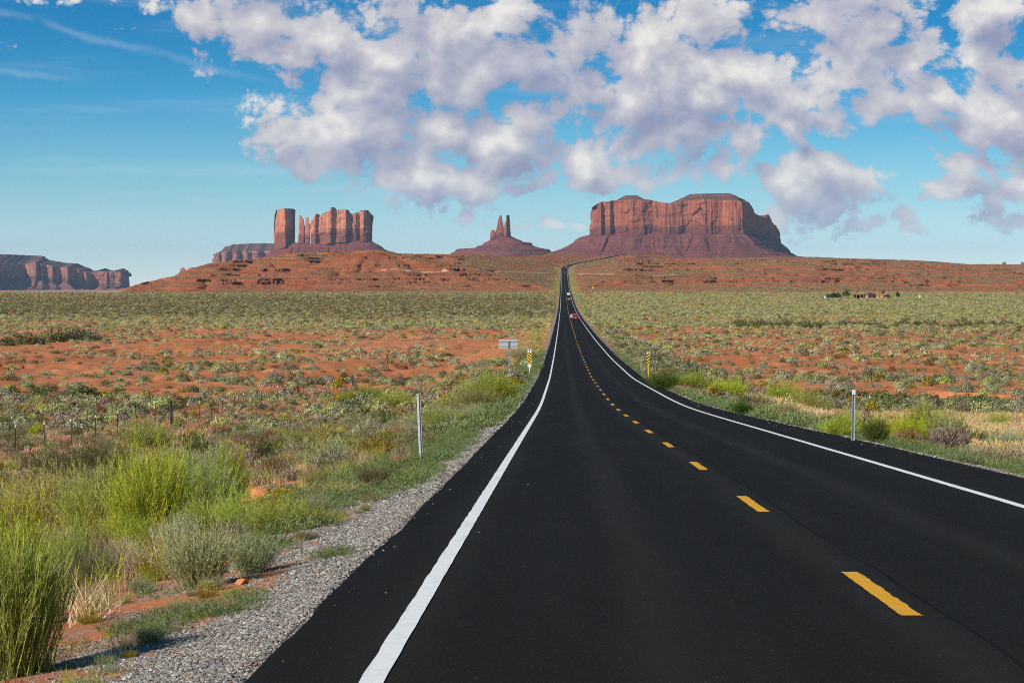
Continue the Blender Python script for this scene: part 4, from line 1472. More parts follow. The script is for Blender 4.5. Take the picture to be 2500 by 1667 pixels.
def nth(i):
    ones = ['', 'first', 'second', 'third', 'fourth', 'fifth', 'sixth', 'seventh', 'eighth', 'ninth', 'tenth', 'eleventh', 'twelfth', 'thirteenth', 'fourteenth', 'fifteenth', 'sixteenth', 'seventeenth', 'eighteenth', 'nineteenth']
    n = i + 1
    if n < 20:
        return ones[n]
    t = {2: 'twent', 3: 'thirt', 4: 'fort', 5: 'fift'}[n // 10]
    return t + 'ieth' if n % 10 == 0 else t + 'y-' + ones[n % 10]


def place_hand_shrubs():
    """the plants of the foreground and the verge, one by one"""
    grp = 'shrubs along the near left shoulder'
    grp_r = 'shrubs along the right verge'
    near = {}

    def proto(kd, v, **kw):
        key = (kd, v)
        if key not in near:
            near[key] = broom('foliage', 1.0, 0.72, kw.get('stems', 420), kw.get('leaves', 14), 900 + 13 * len(near), PL[kd], kw.get('sw', 0.0075), kw.get('lw', 0.0078),
                              kw.get('ll', 0.075), kw.get('spread', 0.8), 3, kw.get('lumps', 0.35), kw.get('up', 1.1), kw.get('low', 0.38), kw.get('along', 0.8))
        return near[key]

    def shrub(name, label, px, py, hpx, wpx, me, cat='shrub', group=grp, twigs=None, flowers=None, sink=0.03, turn=None, d0=9.0):
        x, y, z = sight(px, py, d0)
        h = hpx * y / F * 1.2
        w = wpx * y / F * 1.2
        o = obj(name, me)
        o.location = (x, y, z - sink)
        o.scale = (w / 1.32, w / 1.32, h)
        o.rotation_euler = (0, 0, turn if turn is not None else (px * 0.37) % 6.28)
        tag(o, label, cat, group)
        HAND.append((x, y, w * 0.42))
        if twigs:
            obj('twigs', TW, None, o)
        if flowers:
            obj('flower_heads', FL, None, o)['kind'] = 'stuff'
        return o

    TW = broom('twigs', 0.62, 0.50, 90, 0, 977, leafy('bare_brown_twig', (0.20, 0.14, 0.095), 0.0), 0.009, spread=0.9, seg=3)
    rng = np.random.default_rng(5)
    n = 420
    a, q = rng.uniform(0, 6.28, n), np.sqrt(rng.random(n))
    c = np.column_stack([np.cos(a) * q * 0.55, np.sin(a) * q * 0.55, 0.98 * np.sqrt(1 - 0.75 * q * q) + rng.normal(0, 0.04, n)])
    V, Fq, own = strips(c, np.column_stack([rng.normal(0, .6, n), rng.normal(0, .6, n), np.ones(n)]), np.full(n, .035), np.full(n, .03), np.zeros((n, 3)), 1, rng)
    FL = mesh_from('flower_heads', V, Fq)
    fattr(FL, 'tint', rng.random(n)[own])
    FL.materials.append(PL['yellow'])
    gb = dict(stems=760, leaves=21, lw=0.009, spread=1.35, up=1.0, lumps=0.5)
    A = [proto('green', v, **gb) for v in range(3)]
    B = [proto('silver', v, stems=560, leaves=22, lw=0.011, ll=0.05, spread=1.2) for v in range(2)]
    G = [proto('grey', v, stems=420, leaves=5, lw=0.006, spread=1.1) for v in range(2)]
    Mu = [proto('mustard', v, stems=320, leaves=18, lw=0.014, ll=0.035, spread=1.2, up=0.8) for v in range(2)]
    Rb = [proto('rabbit', v, stems=640, leaves=19, spread=1.25, lumps=0.45) for v in range(2)]
    Dk = [proto('dkgreen', v, stems=380, leaves=16, lw=0.012, spread=0.9) for v in range(1)]
    Ol = [proto('olive', v, stems=360, leaves=14, lw=0.010, spread=1.2, up=0.9) for v in range(2)]
    Bl = broom('foliage', 1.0, 0.66, 900, 12, 990, PL['green'], 0.010, 0.009, 0.13, 0.75, 3, 0.3, 1.2, 0.25, 1.6)
    Sf = tuft('blades', 1.0, 0.6, 130, 991, PL['forb'], 0.010, 3, 0.5, 0.25)
    shrub('rabbitbrush', 'big dark-based green broom shrub filling the bottom left corner', 14, 1655, 300, 350, Bl, twigs=True, d0=9)
    shrub('rabbitbrush', 'lanky yellow-green shrub leaning at the left edge above the corner broom', -10, 1500, 270, 240, A[1], twigs=True)
    shrub('rabbitbrush', 'tallest bright green rabbitbrush, with a dark hollow at its foot', 362, 1305, 205, 205, A[0], twigs=True)
    shrub('rabbitbrush', 'round bright green rabbitbrush just right of the tallest one', 500, 1265, 150, 170, A[1], twigs=True)
    shrub('rabbitbrush', 'feathery green rabbitbrush behind and right of the round one', 550, 1235, 140, 110, A[2])
    shrub('rabbitbrush', 'pale green rabbitbrush left of the tallest one', 235, 1320, 160, 190, A[2], twigs=True)
    shrub('rabbitbrush', 'wide yellow-green rabbitbrush near the left edge, behind the grey twigs', 110, 1335, 170, 240, Rb[0], twigs=True)
    shrub('rabbitbrush', 'yellow-green rabbitbrush against the left edge of the view, mid-height', 10, 1330, 150, 190, Rb[1])
    shrub('rabbitbrush', 'low light green rabbitbrush in front of the round one', 520, 1320, 105, 170, A[0])
    shrub('rabbitbrush', 'spreading green shrub at the gravel edge with a yellow-flowering side', 690, 1300, 82, 190, A[1], twigs=True)
    shrub('rabbitbrush', 'small green shrub left of the spreading one, dark below', 590, 1310, 105, 120, A[2], twigs=True)
    shrub('flowering_shrub', 'yellow-flowering bush beside the red boulder', 680, 1262, 62, 110, Mu[0], flowers=True)
    shrub('sagebrush', 'large silvery sagebrush beside the gravel', 480, 1440, 165, 190, B[0], twigs=True)
    shrub('sagebrush', 'rounded pale sagebrush at the gravel edge, right of the silvery one', 612, 1405, 110, 130, B[1], twigs=True)
    shrub('sagebrush', 'pale sagebrush behind the large silvery one', 430, 1345, 80, 130, B[1])
    shrub('dry_shrub', 'grey twiggy bush with bare stems left of the yellow-flowering patch', 258, 1440, 130, 180, G[0])
    shrub('dry_shrub', 'small grey dry bush under the pale green one at the left', 130, 1450, 100, 130, G[1])
    shrub('flowering_shrub', 'mustard-yellow flowering bush in front of the silvery sagebrush', 380, 1420, 85, 95, Mu[1], flowers=True)
    shrub('flowering_shrub', 'small yellow-flowering cushion below the silvery sagebrush', 502, 1460, 42, 66, Mu[0], flowers=True)
    shrub('flowering_shrub', 'tiny yellow-green cushion on the bare red soil at lower left', 212, 1525, 46, 64, Mu[1], flowers=True)
    shrub('rabbitbrush', 'feathery green shrub left of the grey twiggy bush', 165, 1420, 130, 120, A[0])
    shrub('sagebrush', 'grey-green sagebrush between the corner broom and the grey bush', 95, 1530, 140, 120, B[0])
    shrub('weed', 'sparse grass blades in front of the shadow at the bottom left', 265, 1650, 90, 110, Sf, cat='grass')
    for px, py, h, w, me, lab in (
            (130, 1165, 75, 170, Ol[0], 'dark olive shrub at the left edge below the fence'), (250, 1150, 85, 170, Ol[1], 'dark grey-olive shrub, second from the left edge below the fence'),
            (60, 1255, 50, 140, Ol[1], 'low dark sagebrush in front of the dark olive shrubs'), (360, 1100, 70, 130, Rb[0], 'yellow-green bush standing behind the tallest rabbitbrush'),
            (560, 1165, 55, 120, G[0], 'grey dry bush behind the feathery green rabbitbrush')):
        shrub('sagebrush' if me in Ol else 'shrub', lab, px, py, h, w, me)
    for px, py, h, w, me, nm, lab in (
            (300, 1395, 70, 110, B[1], 'sagebrush', 'small pale sagebrush between the grey twigs and the tallest rabbitbrush'), (60, 1440, 90, 130, Rb[1], 'rabbitbrush', 'yellow-green shrub at the left edge in front of the lanky one'),
            (330, 1350, 80, 120, A[2], 'rabbitbrush', 'green shrub at the dark foot of the tallest rabbitbrush'), (205, 1370, 90, 120, Rb[0], 'rabbitbrush', 'yellow-green brush behind the grey twiggy bush'),
            (760, 1265, 60, 90, B[0], 'sagebrush', 'blue-green sagebrush at the right end of the spreading shrub'),
            (440, 1230, 120, 130, A[2], 'rabbitbrush', 'tall green shrub between the tallest and the round rabbitbrush'), (300, 1240, 120, 140, A[1], 'rabbitbrush', 'bright green crown rising behind the tallest rabbitbrush'),
            (130, 1255, 80, 150, Rb[1], 'rabbitbrush', 'yellow-green bush under the dark olive shrubs at left')):
        shrub(nm, lab, px, py, h, w, me)
    # along the shoulder beyond the white post
    for px, py, h, w, me, lab in (
            (1195, 985, 66, 130, A[0], 'big bright green shrub on the left bank below the back of the sign'), (1165, 1000, 52, 110, Rb[0], 'yellow-green shrub at the left foot of the bright bank shrub'),
            (1090, 1050, 52, 110, A[1], 'green shrub on the left bank just right of the white post'), (1150, 1035, 44, 60, B[0], 'silvery sagebrush on the bank under the bright green shrub'),
            (890, 985, 40, 110, A[2], 'green shrub by the fence left of the post top'), (960, 1000, 44, 100, Rb[1], 'yellow-green shrub behind the top of the white post'),
            (870, 1045, 32, 80, B[1], 'blue-green sagebrush patch left of the white post'), (700, 1040, 30, 76, Mu[0], 'mustard mound between fence and white post, left one'),
            (838, 1058, 26, 56, Mu[1], 'mustard mound left of the white post'), (915, 1060, 30, 60, Mu[0], 'mustard mound beside the white post'),
            (740, 1110, 60, 120, Rb[0], 'olive-green shrub halfway between the fence and the red boulders'), (1275, 880, 34, 80, B[1], 'grey sagebrush behind the striped marker on the left')):
        shrub('sagebrush' if me in B else 'flowering_shrub' if me in Mu else 'rabbitbrush', lab, px, py, h, w, me, group='shrubs on the left bank')
    # right verge
    for px, py, h, w, me, lab in (
            (1775, 975, 48, 90, A[0], 'rounded bright green shrub on the right verge, farthest of the big ones'), (1915, 995, 60, 90, A[1], 'olive-green shrub on the right verge, second of the big ones'),
            (1850, 1000, 44, 60, Ol[0], 'dark olive shrub between the two big verge shrubs'), (1975, 1020, 60, 110, Rb[0], 'yellow-green shrub on the right verge left of the white-topped post'),
            (2140, 1084, 62, 80, Dk[0], 'dark green bush hugging the foot of the white-topped post'), (2060, 1066, 60, 110, A[2], 'leafy green bush left of the white-topped post'),
            (2215, 1087, 66, 110, A[0], 'tall green shrub right of the dark bush'), (2310, 1084, 80, 100, A[1], 'tallest green shrub right of the white-topped post'),
            (2260, 1064, 76, 90, Rb[1], 'yellow-green shrub behind the tall pair right of the post'), (2460, 1104, 50, 110, B[0], 'blue-green bush at the right edge of the view'),
            (2380, 1099, 46, 110, Dk[0], 'dark green bush between the tallest shrub and the right edge'), (1815, 1015, 34, 70, Dk[0], 'low dark green bush by the shoulder before the big verge shrubs'),
            (1620, 950, 40, 100, Dk[0], 'dark green reedy clump at the right striped marker'), (1690, 955, 44, 90, A[2], 'green reedy clump right of the striped marker'),
            (2440, 1050, 40, 60, Rb[0], 'small spindly tree-like bush in the straw field at the right edge')):
        shrub('shrub', lab, px, py, h, w, me, group=grp_r)
    # keep the pile of boulders in sight
    for px, py in ((640, 1214), (676, 1190), (712, 1166), (745, 1150), (775, 1143), (690, 1152)):
        x, y, z = sight(px, py)
        for f in (0.82, 0.9, 1.0):
            HAND.append((x * f, y * f, 1.1))
            BOULDER_CLEAR.append((x * f, y * f, 0.8))
    # the far dark thicket on the right and the big dark bushes at the left edge
    T = [mound('thicket_bush', 0.95, 0.75, 420, 0.10, 1200 + v, PL['olive'], 0.45) for v in range(3)]
    rng = np.random.default_rng(77)
    for i in range(46):
        px = 1790 + i * 15.6 + rng.normal(0, 6)
        py = 797 + rng.normal(0, 2.0) + 2.5 * math.sin(i * 0.6)
        x, y, z = sight(px, py, 300)
        h = (20 if i < 14 else 15) * rng.uniform(0.7, 1.15) * y / F
        o = obj('thicket_bush', T[i % 3])
        o.location = (x, y, z - 0.1)
        o.scale = (h * 1.15, h * 1.15, h)
        o.rotation_euler = (0, 0, rng.uniform(0, 6.28))
        lab = '%s dark bush from the left in the long thicket across the right plain' % nth(i)
        tag(o, lab, 'shrub', 'dark thicket across the right plain')
        HAND.append((x, y, h * 0.8))
    for i in range(9):
        px, py = 8 + i * 27 + rng.normal(0, 5), 843 - i * 1.6 + rng.normal(0, 1.5)
        x, y, z = sight(px, py, 200)
        h = 34 * rng.uniform(0.7, 1.15) * y / F
        o = obj('thicket_bush', T[(i + 1) % 3])
        o.location = (x, y, z - 0.1)
        o.scale = (h * 1.1, h * 1.1, h)
        o.rotation_euler = (0, 0, rng.uniform(0, 6.28))
        tag(o, '%s dark bush from the left in the short row at the left edge' % nth(i), 'shrub', 'dark bushes at the left edge of the plain')
        HAND.append((x, y, h * 0.8))
    # green bushes along the wash on both sides
    k_side = {}
    T2 = [mound('wash_bush', 0.9, 0.8, 420, 0.10, 1230 + v, PL['dkgreen'], 0.45) for v in range(3)]
    for i, (px, py, h) in enumerate([(x_, 972 + rng.normal(0, 2), 20) for x_ in range(20, 300, 24)] + [(x_, 975 + rng.normal(0, 3), 20) for x_ in range(1990, 2160, 22)] + [(x_, 990 + rng.normal(0, 4), 22) for x_ in range(2160, 2520, 24)]):
        x, y, z = sight(px + rng.normal(0, 4), py, 60)
        h = 1.5 * h * rng.uniform(0.6, 1.2) * y / F
        o = obj('wash_bush', T2[i % 3])
        o.location = (x, y, z - 0.1)
        o.scale = (h * 1.3, h * 1.3, h)
        o.rotation_euler = (0, 0, rng.uniform(0, 6.28))
        side = 'left' if px < 1250 else 'right'
        k_side[side] = k_side.get(side, -1) + 1
        tag(o, '%s deep green bush placed along the wash bank on the %s' % (nth(k_side[side]), side), 'shrub', 'green bushes along the wash on the %s' % side)
        HAND.append((x, y, h * 0.8))
    # two small dark trees on the skyline at the right
    for i, (px, py, h, lab) in enumerate(((2451, 647, 6, 'tiny dark juniper on the right skyline, left of the other'), (2496, 646, 7, 'tiny dark juniper on the right skyline at the picture edge'))):
        D = 3330.0
        x = pxD(px, D)
        z = ground_z(x, D)
        o = empty('juniper', (x, D, z - 0.2))
        obj('trunk', MB().tube((0, 0, 0), (0, 0, 1.6), 0.25, 6, 0.15).mesh('trunk'), leafy('juniper_bark', (0.12, 0.09, 0.07)), o)
        cr = obj('crown', T2[i], None, o, (0, 0, 0.8))
        cr.scale = (4.2, 4.2, 4.0)
        tag(o, lab, 'tree', 'junipers on the right skyline')


place_hand_shrubs()
scatter_shrubs()

NAMES = {'sage': ('sagebrush', 'grey-green sagebrush'), 'rabbit': ('rabbitbrush', 'yellow-green rabbitbrush'), 'olive': ('greasewood', 'dark olive bush'), 'grey': ('dry_shrub', 'grey twiggy dry bush'),
         'mustard': ('flowering_shrub', 'mustard-coloured mound'), 'russet': ('russet_weed', 'russet brown bush'), 'dkgreen': ('green_shrub', 'deep green bush'), 'green': ('green_shrub', 'bright green bush'), 'silver': ('sagebrush', 'pale silvery sagebrush')}


IND = []
ORD = ['', 'second ', 'third ', 'fourth ', 'fifth ', 'sixth ', 'seventh ', 'eighth ', 'ninth ', 'tenth ', 'eleventh ', 'twelfth ']


def label_individuals():
    cells = {}
    for q in IND:
        o, nm, ds, where, px, y, size = q
        row = 'close by' if y < 48 else 'fairly near' if y < 85 else 'midway' if y < 140 else 'farther off'
        if px < EYE:
            part = 'at left edge' if px < 160 else 'left of fence brace' if px < 418 else 'below the twin-spired fence stretch' if False else 'right of fence brace' if px < 720 else 'left of marker post' if px < 1010 else 'right of marker post'
        else:
            part = 'near striped marker' if px < 1800 else 'left of white-topped post' if px < 2070 else 'right of white-topped post' if px < 2330 else 'at right edge'
        cells.setdefault((ds, where, row, part), []).append(q)
    for (ds, where, row, part), qs in cells.items():
        qs.sort(key=lambda q: -q[6] / q[5])
        for i, q in enumerate(qs):
            rank = '' if len(qs) == 1 else (ORD[i] + 'largest ') if i < len(ORD) else 'small '
            short = where.replace('between the left shoulder and the wire fence', 'before left fence').replace('beyond the wire fence on the left', 'behind left fence').replace('between the right shoulder and the fence line', 'before right fence').replace('beyond the fence on the right', 'behind right fence')
            tag(q[0], '%s%s %s, %s, %s' % (rank, ds, short, row, part), 'shrub', '%s %s' % (ds, where))


def build_shrubs():
    SHRUBS.sort(key=lambda q: -q[0])
    n_ind = 195
    seen = set()
    rest = []
    for q in SHRUBS:
        _, k, lod, v, x, y, z, sxy, sz, turn, s = q
        px = EYE + F * x / y
        if n_ind > 0 and abs(px - EYE) < 1240 and y < 330:
            n_ind -= 1
            nm, ds = NAMES[k]
            o = obj(nm, PROTO[k, lod][v])
            o.location = (x, y, z - 0.03)
            o.scale = (sxy, sxy, sz)
            o.rotation_euler = (0, 0, turn)
            if px < EYE:
                where = 'between the left shoulder and the wire fence' if x > -22 else 'beyond the wire fence on the left'
            else:
                where = 'between the right shoulder and the fence line' if x < 28 else 'beyond the fence on the right'
            IND.append((o, nm, ds, where, px, y, sxy))
        else:
            rest.append((PROTO[k, lod][v], x, y, z - 0.04, sxy, sz, turn))
    label_individuals()
    near = [r for r in rest if r[2] < 420]
    far = [r for r in rest if r[2] >= 420]
    scatter_object('desert_scrub', near)
    scatter_object('sagebrush_plain', far)


build_shrubs()


def build_ground_cover():
    # blue-green mat along both shoulders
    items = []
    for d0, d1, dens, seed in ((9, 60, 5.0, 31), (60, 130, 3.2, 32), (130, 330, 1.0, 33)):
        x, y, rng = candidates(d0, d1, dens, seed)
        s, xr = road_dist(x, y)
        z = terrain(x, y)
        left = xr < 0
        n1 = fbm(x / 2.2, y / 3.0, 3, 821)
        wl = np.interp(y, [0, 30, 38, 60, 110, 250, 330], [2.2, 2.4, 3.0, 3.8, 4.2, 4.0, 3.0])
        wr = np.interp(y, [0, 54, 80, 250, 330], [3.0, 4.5, 5.5, 4.5, 3.0])
        e0 = np.interp(y, [0, 30, 40, 60, 130], [1.25, 1.0, 0.45, 0.42, 0.35]) + 0.35 * n1
        e0 = np.where(left, e0, np.interp(y, [0, 45, 60, 130], [1.0, 0.8, 0.4, 0.3]) + 0.25 * n1)
        w = np.where(left, wl, wr)
        p = sst(0, 0.25, s - e0) * (1 - sst(w * 0.75, w * 1.15, s + 0.6 * n1))
        dens_near = np.where(left, np.interp(y, [0, 20, 26, 36], [0.16, 0.3, 0.6, 1.0]), 1.0)
        p = p * np.where(n1 > -0.25 + 0.4 * (dens_near < 0.9), 1, 0.35) * dens_near
        for i in np.nonzero(rng.random(len(x)) < p)[0]:
            lod = 1 if y[i] < 75 else 2
            sc = rng.uniform(0.7, 1.3) * (1.0 if lod == 1 else 1.0)
            me = PROTO['forb', lod][rng.integers(len(PROTO['forb', lod]))]
            items.append((me, x[i], y[i], z[i] - 0.01, sc, sc * rng.uniform(0.7, 1.5), rng.uniform(0, 6.28)))
    # patches of it on the near gravel
    rng = np.random.default_rng(9)
    for px, py, wpx, n in ((470, 1510, 165, 90), (385, 1550, 130, 60), (560, 1475, 60, 16), (805, 1358, 55, 16), (690, 1300, 70, 22), (740, 1275, 60, 22), (650, 1345, 60, 18), (850, 1210, 80, 40), (780, 1255, 70, 30), (900, 1170, 70, 34)):
        cx, cy, cz = sight(px, py)
        r = wpx * cy / F
        for _ in range(n):
            a, q = rng.uniform(0, 6.28), math.sqrt(rng.random())
            x, y = cx + math.cos(a) * q * r, cy + math.sin(a) * q * r * 2.0
            if fbm(np.array([x / 0.35]), np.array([y / 0.6]), 3, 827)[0] < -0.12 + 0.25 * (q - 0.5):
                continue
            sc = rng.uniform(0.22, 0.75)
            items.append((PROTO['forb', 1][rng.integers(3)], x, y, ground_z(x, y) - 0.01, sc, sc, rng.uniform(0, 6.28)))
    scatter_object('roadside_weeds', items)
    # grasses
    items = []
    for d0, d1, dens, seed in ((12, 60, 2.2, 41), (60, 140, 1.5, 42), (140, 300, 0.55, 43), (300, 680, 0.10, 44)):
        x, y, rng = candidates(d0, d1, dens, seed)
        s, xr = road_dist(x, y)
        z = terrain(x, y)
        left = xr < 0
        n1 = fbm(x / 7, y / 12, 4, 831)
        n2 = fbm(x / 16, y / 22, 3, 833)
        straw = (~left) & (s > 5.5) & (y > 62) & (y < 175) & (s < 28)
        tbl = [('tpink', np.where(left, 0.55, 0.15)), ('tstraw', np.where(straw, 14.0, 0.18)), ('trusset', 0.3 * sst(-0.1, 0.3, n2) + np.where((~left) & (y > 120), 0.8, 0.05) + np.where(left & (y > 170), 0.5, 0)),
               ('tgreen', np.where(s < 7, 0.7, 0.08)), ('tdkgreen', np.where(left, 0.06, 0.25))]
        names = [q[0] for q in tbl]
        kd = pick_kind(x, y, rng, tbl)
        p = np.where(straw, 1.0, 0.25 + 0.55 * sst(-0.2, 0.3, n1)) * sst(1.4, 3.0, s) * (1 - sst(235, 262, y) * 0.85)
        p = np.where((y < 36), p * 0.7, p)
        for bx, by, br in BOULDER_CLEAR:
            p = np.where(np.hypot(x - bx, y - by) < br, 0, p)
        for i in np.nonzero(rng.random(len(x)) < p)[0]:
            lod = 1 if y[i] < 85 else 2
            me = PROTO[names[kd[i]], lod][rng.integers(2)]
            sc = rng.uniform(0.7, 1.35) * (1.5 if straw[i] else 0.95)
            items.append((me, x[i], y[i], z[i] - 0.01, sc, sc * rng.uniform(0.7, 1.3), rng.uniform(0, 6.28)))
            if straw[i] and lod == 2:
                for _ in range(5):
                    dx, dy = rng.normal(0, 0.8, 2)
                    items.append((me, x[i] + dx, y[i] + dy, z[i] - 0.03, sc, sc, rng.uniform(0, 6.28)))
    # small dry tufts and seedlings on the near bank
    rng = np.random.default_rng(47)
    for _ in range(420):
        yy = 12 + 20 * rng.random() ** 0.8
        so = rng.uniform(0.9, 4.5)
        xx = float(xroad(yy)) - float(half_l(yy)) - so
        k = rng.choice(['tpink', 'tstraw', 'tgreen', 'tpink', 'sage', 'rabbit', 'mustard'])
        sc = rng.uniform(0.22, 0.6) * (0.6 if k[0] != 't' else 1.0) * (0.55 + 0.2 * so)
        if fbm(np.array([xx / 1.3]), np.array([yy / 2.2]), 3, 829)[0] < -0.15:
            continue
        me = PROTO[k, 1 if k[0] == 't' else 0][rng.integers(2)]
        items.append((me, xx, yy, ground_z(xx, yy) - 0.01, sc, sc * rng.uniform(0.7, 1.2), rng.uniform(0, 6.28)))
    scatter_object('dry_grass', items)
    # scrub on the hills
    items = []
    x, y, rng = candidates(1880, 3320, 0.075, 51)
    z, hill, grav, far = terrain(x, y, True)
    s, xr = road_dist(x, y)
    zx, zy = terrain(x + 2, y), terrain(x, y + 2)
    slope = np.hypot(zx - z, zy - z) / 2
    n1 = fbm(x / 90, y / 130, 4, 841)
    p = (1 - sst(0.14, 0.34, slope)) * (0.25 + 0.75 * sst(-0.25, 0.25, n1 + 0.35 * sst(0.0, 12.0, z))) * (s > 2.0) * (far < 0.3)
    verge = (s < 9) & (s > 1)
    kk = ['sage', 'olive', 'grey', 'rabbit']
    for i in np.nonzero(rng.random(len(x)) < p)[0]:
        k = kk[int(rng.choice(4, p=[.34, .34, .22, .10]))]
        if verge[i]:
            k = 'rabbit'
        sc = rng.uniform(0.8, 1.6)
        items.append((PROTO[k, 3][rng.integers(2)], x[i], y[i], z[i] - 0.08, sc, sc * rng.uniform(0.6, 1.0), rng.uniform(0, 6.28)))
    # green verges of the road as it climbs
    rng = np.random.default_rng(61)
    n = 5200
    yy = rng.uniform(300, 3020, n)
    xx = xroad(yy) + rng.choice([-1, 1], n) * (5.7 + np.abs(rng.normal(0, 4.0, n)))
    zz = terrain(xx, yy)
    for i in range(n):
        sc = rng.uniform(0.5, 1.0)
        items.append((PROTO['rabbit' if rng.random() < 0.6 else 'green', 3][rng.integers(2)], xx[i], yy[i], zz[i] - 0.08, sc, sc * 0.7, rng.uniform(0, 6.28)))
    scatter_object('hill_scrub', items)


build_ground_cover()


def build_gravel():
    rng = np.random.default_rng(19)
    cols = [(0.09, 0.085, 0.08), (0.19, 0.17, 0.15), (0.28, 0.255, 0.22), (0.40, 0.375, 0.34), (0.25, 0.155, 0.10), (0.16, 0.17, 0.175)]
    protos = []
    for i, c in enumerate(cols):
        bm = bmesh.new()
        bmesh.ops.create_icosphere(bm, subdivisions=1, radius=0.5)
        for v in bm.verts:
            v.co *= rng.uniform(0.72, 1.2)
            v.co.z *= 0.62
            v.co.x *= 1.25
        me = bpy.data.meshes.new('stone')
        bm.to_mesh(me)
        bm.free()
        me.materials.append(simple('gravel_stone_%d' % i, c, 0.95, 0, 0.1, 0.2, 1.5))
        protos.append(me)
    items = []
    for d0, d1, dens, smin, smax, seed in ((9, 20, 1300, .011, .026, 1), (20, 34, 600, .015, .033, 2), (34, 60, 150, .024, .05, 3), (60, 140, 26, .05, .08, 4)):
        r2 = np.random.default_rng(100 + seed)
        n = int((d1 - d0) * 1.9 * dens)
        for side in (-1, 1):
            if side > 0 and d1 < 40:
                continue
            y = r2.uniform(d0, d1, n)
            so = r2.uniform(-0.18, 1.8, n)
            x = xroad(y) + np.where(side < 0, -(half_l(y) + so), half_r(y) + so)
            z, hill, grav, far = terrain(x, y, True)
            p = np.where(so < 0, 0.003 * (so > -0.3), grav * 0.95 + 0.05 * (so < 1.8))
            z = np.where(so < 0.05, zroad(y) + 0.004, z)
            ok = r2.random(n) < p
            for i in np.nonzero(ok)[0]:
                sz = r2.uniform(smin, smax) * r2.choice([0.7, 1, 1, 1.35])
                items.append((protos[r2.choice(6, p=[.10, .26, .30, .14, .10, .10])], x[i], y[i], z[i] + sz * 0.12, sz, sz, (r2.uniform(-.5, .5), r2.uniform(-.5, .5), r2.uniform(0, 6.28))))
    # crumbs of red stone on the bare soil
    x, y, r3 = candidates(9, 60, 6.0, 71)
    s, xr = road_dist(x, y)
    z = terrain(x, y)
    for i in np.nonzero((s > 0.8) & (xr < 0))[0]:
        sz = r3.uniform(0.015, 0.05)
        items.append((protos[r3.choice([1, 2, 4, 4])], x[i], y[i], z[i], sz, sz, (r3.uniform(-.5, .5), 0, r3.uniform(0, 6.28))))
    # stray chips on the asphalt
    for _ in range(70):
        yy = r3.uniform(12, 130)
        side = r3.choice([-1, 1])
        e = abs(r3.normal(0, 0.55))
        xx = float(xroad(yy)) + (-(float(half_l(yy)) - e) if side < 0 else float(half_r(yy)) - e)
        sz = r3.uniform(0.010, 0.022) * (1 + yy / 90)
        items.append((protos[r3.choice([2, 3])], xx, yy, float(zroad(yy)) + sz * 0.2, sz, sz, (0, 0, r3.uniform(0, 6.28))))
    scatter_object('shoulder_gravel', items)


build_gravel()

# ------------------------------------------------------------------ street furniture
def u_channel(h, w=0.075, d=0.038, th=0.005, holes=True):
    """flanged steel channel post with a row of punched holes; web at y = 0, flanges towards -y"""
    m = MB()
    hw = w * 0.26
    hole = 0.012
    if holes:
        n = int(h / 0.0255)
        m.box((-(hw + hole / 2) / 2, 0, h / 2), (hw - hole / 2, th, h))
        m.box(((hw + hole / 2) / 2, 0, h / 2), (hw - hole / 2, th, h))
        for i in range(n):
            m.box((0, 0, (i + 0.5) * h / n), (hole, th * 0.98, h / n - 0.0125))
    else:
        m.box((0, 0, h / 2), (2 * hw, th, h))
    for s in (-1, 1):
        m.prism([(s * hw, 0.0025), (s * (hw + 0.004), 0.0), (s * (hw + 0.013), -d), (s * (hw + 0.009), -d)], 2, 0, h)
        m.box((s * (hw + 0.017), -d, h / 2), (0.016, th, h))
    return m


def delineator_post(name, label, px, py, hpx, rz, open_side, plate=None, lean=0.0, mat='galv', group='marker posts along the road'):
    x, y, z = sight(px, py)
    h = hpx * y / F
    e = empty(name, (x, y, z - 0.02), rz + (math.pi if open_side == 'away' else 0.0))
    e.rotation_euler[1] = lean
    tag(e, label, 'post', group)
    near = y < 90
    u_channel(h, holes=near).build('post', M[mat], e)
    if plate:
        pl = MB().box((0, -0.045, h - 0.055), (0.085, 0.006, 0.125), bevel=0.002).build('reflector_plate', M['white'], e)
        if near:
            # two small dark bolt-like marks on the plate
            for dz in (-0.028, 0.03):
                MB().tube((0, -0.0485, h - 0.055 + dz), (0, -0.0535, h - 0.055 + dz), 0.011, 10).build('bolt', M['dark_steel'], e)
    return e


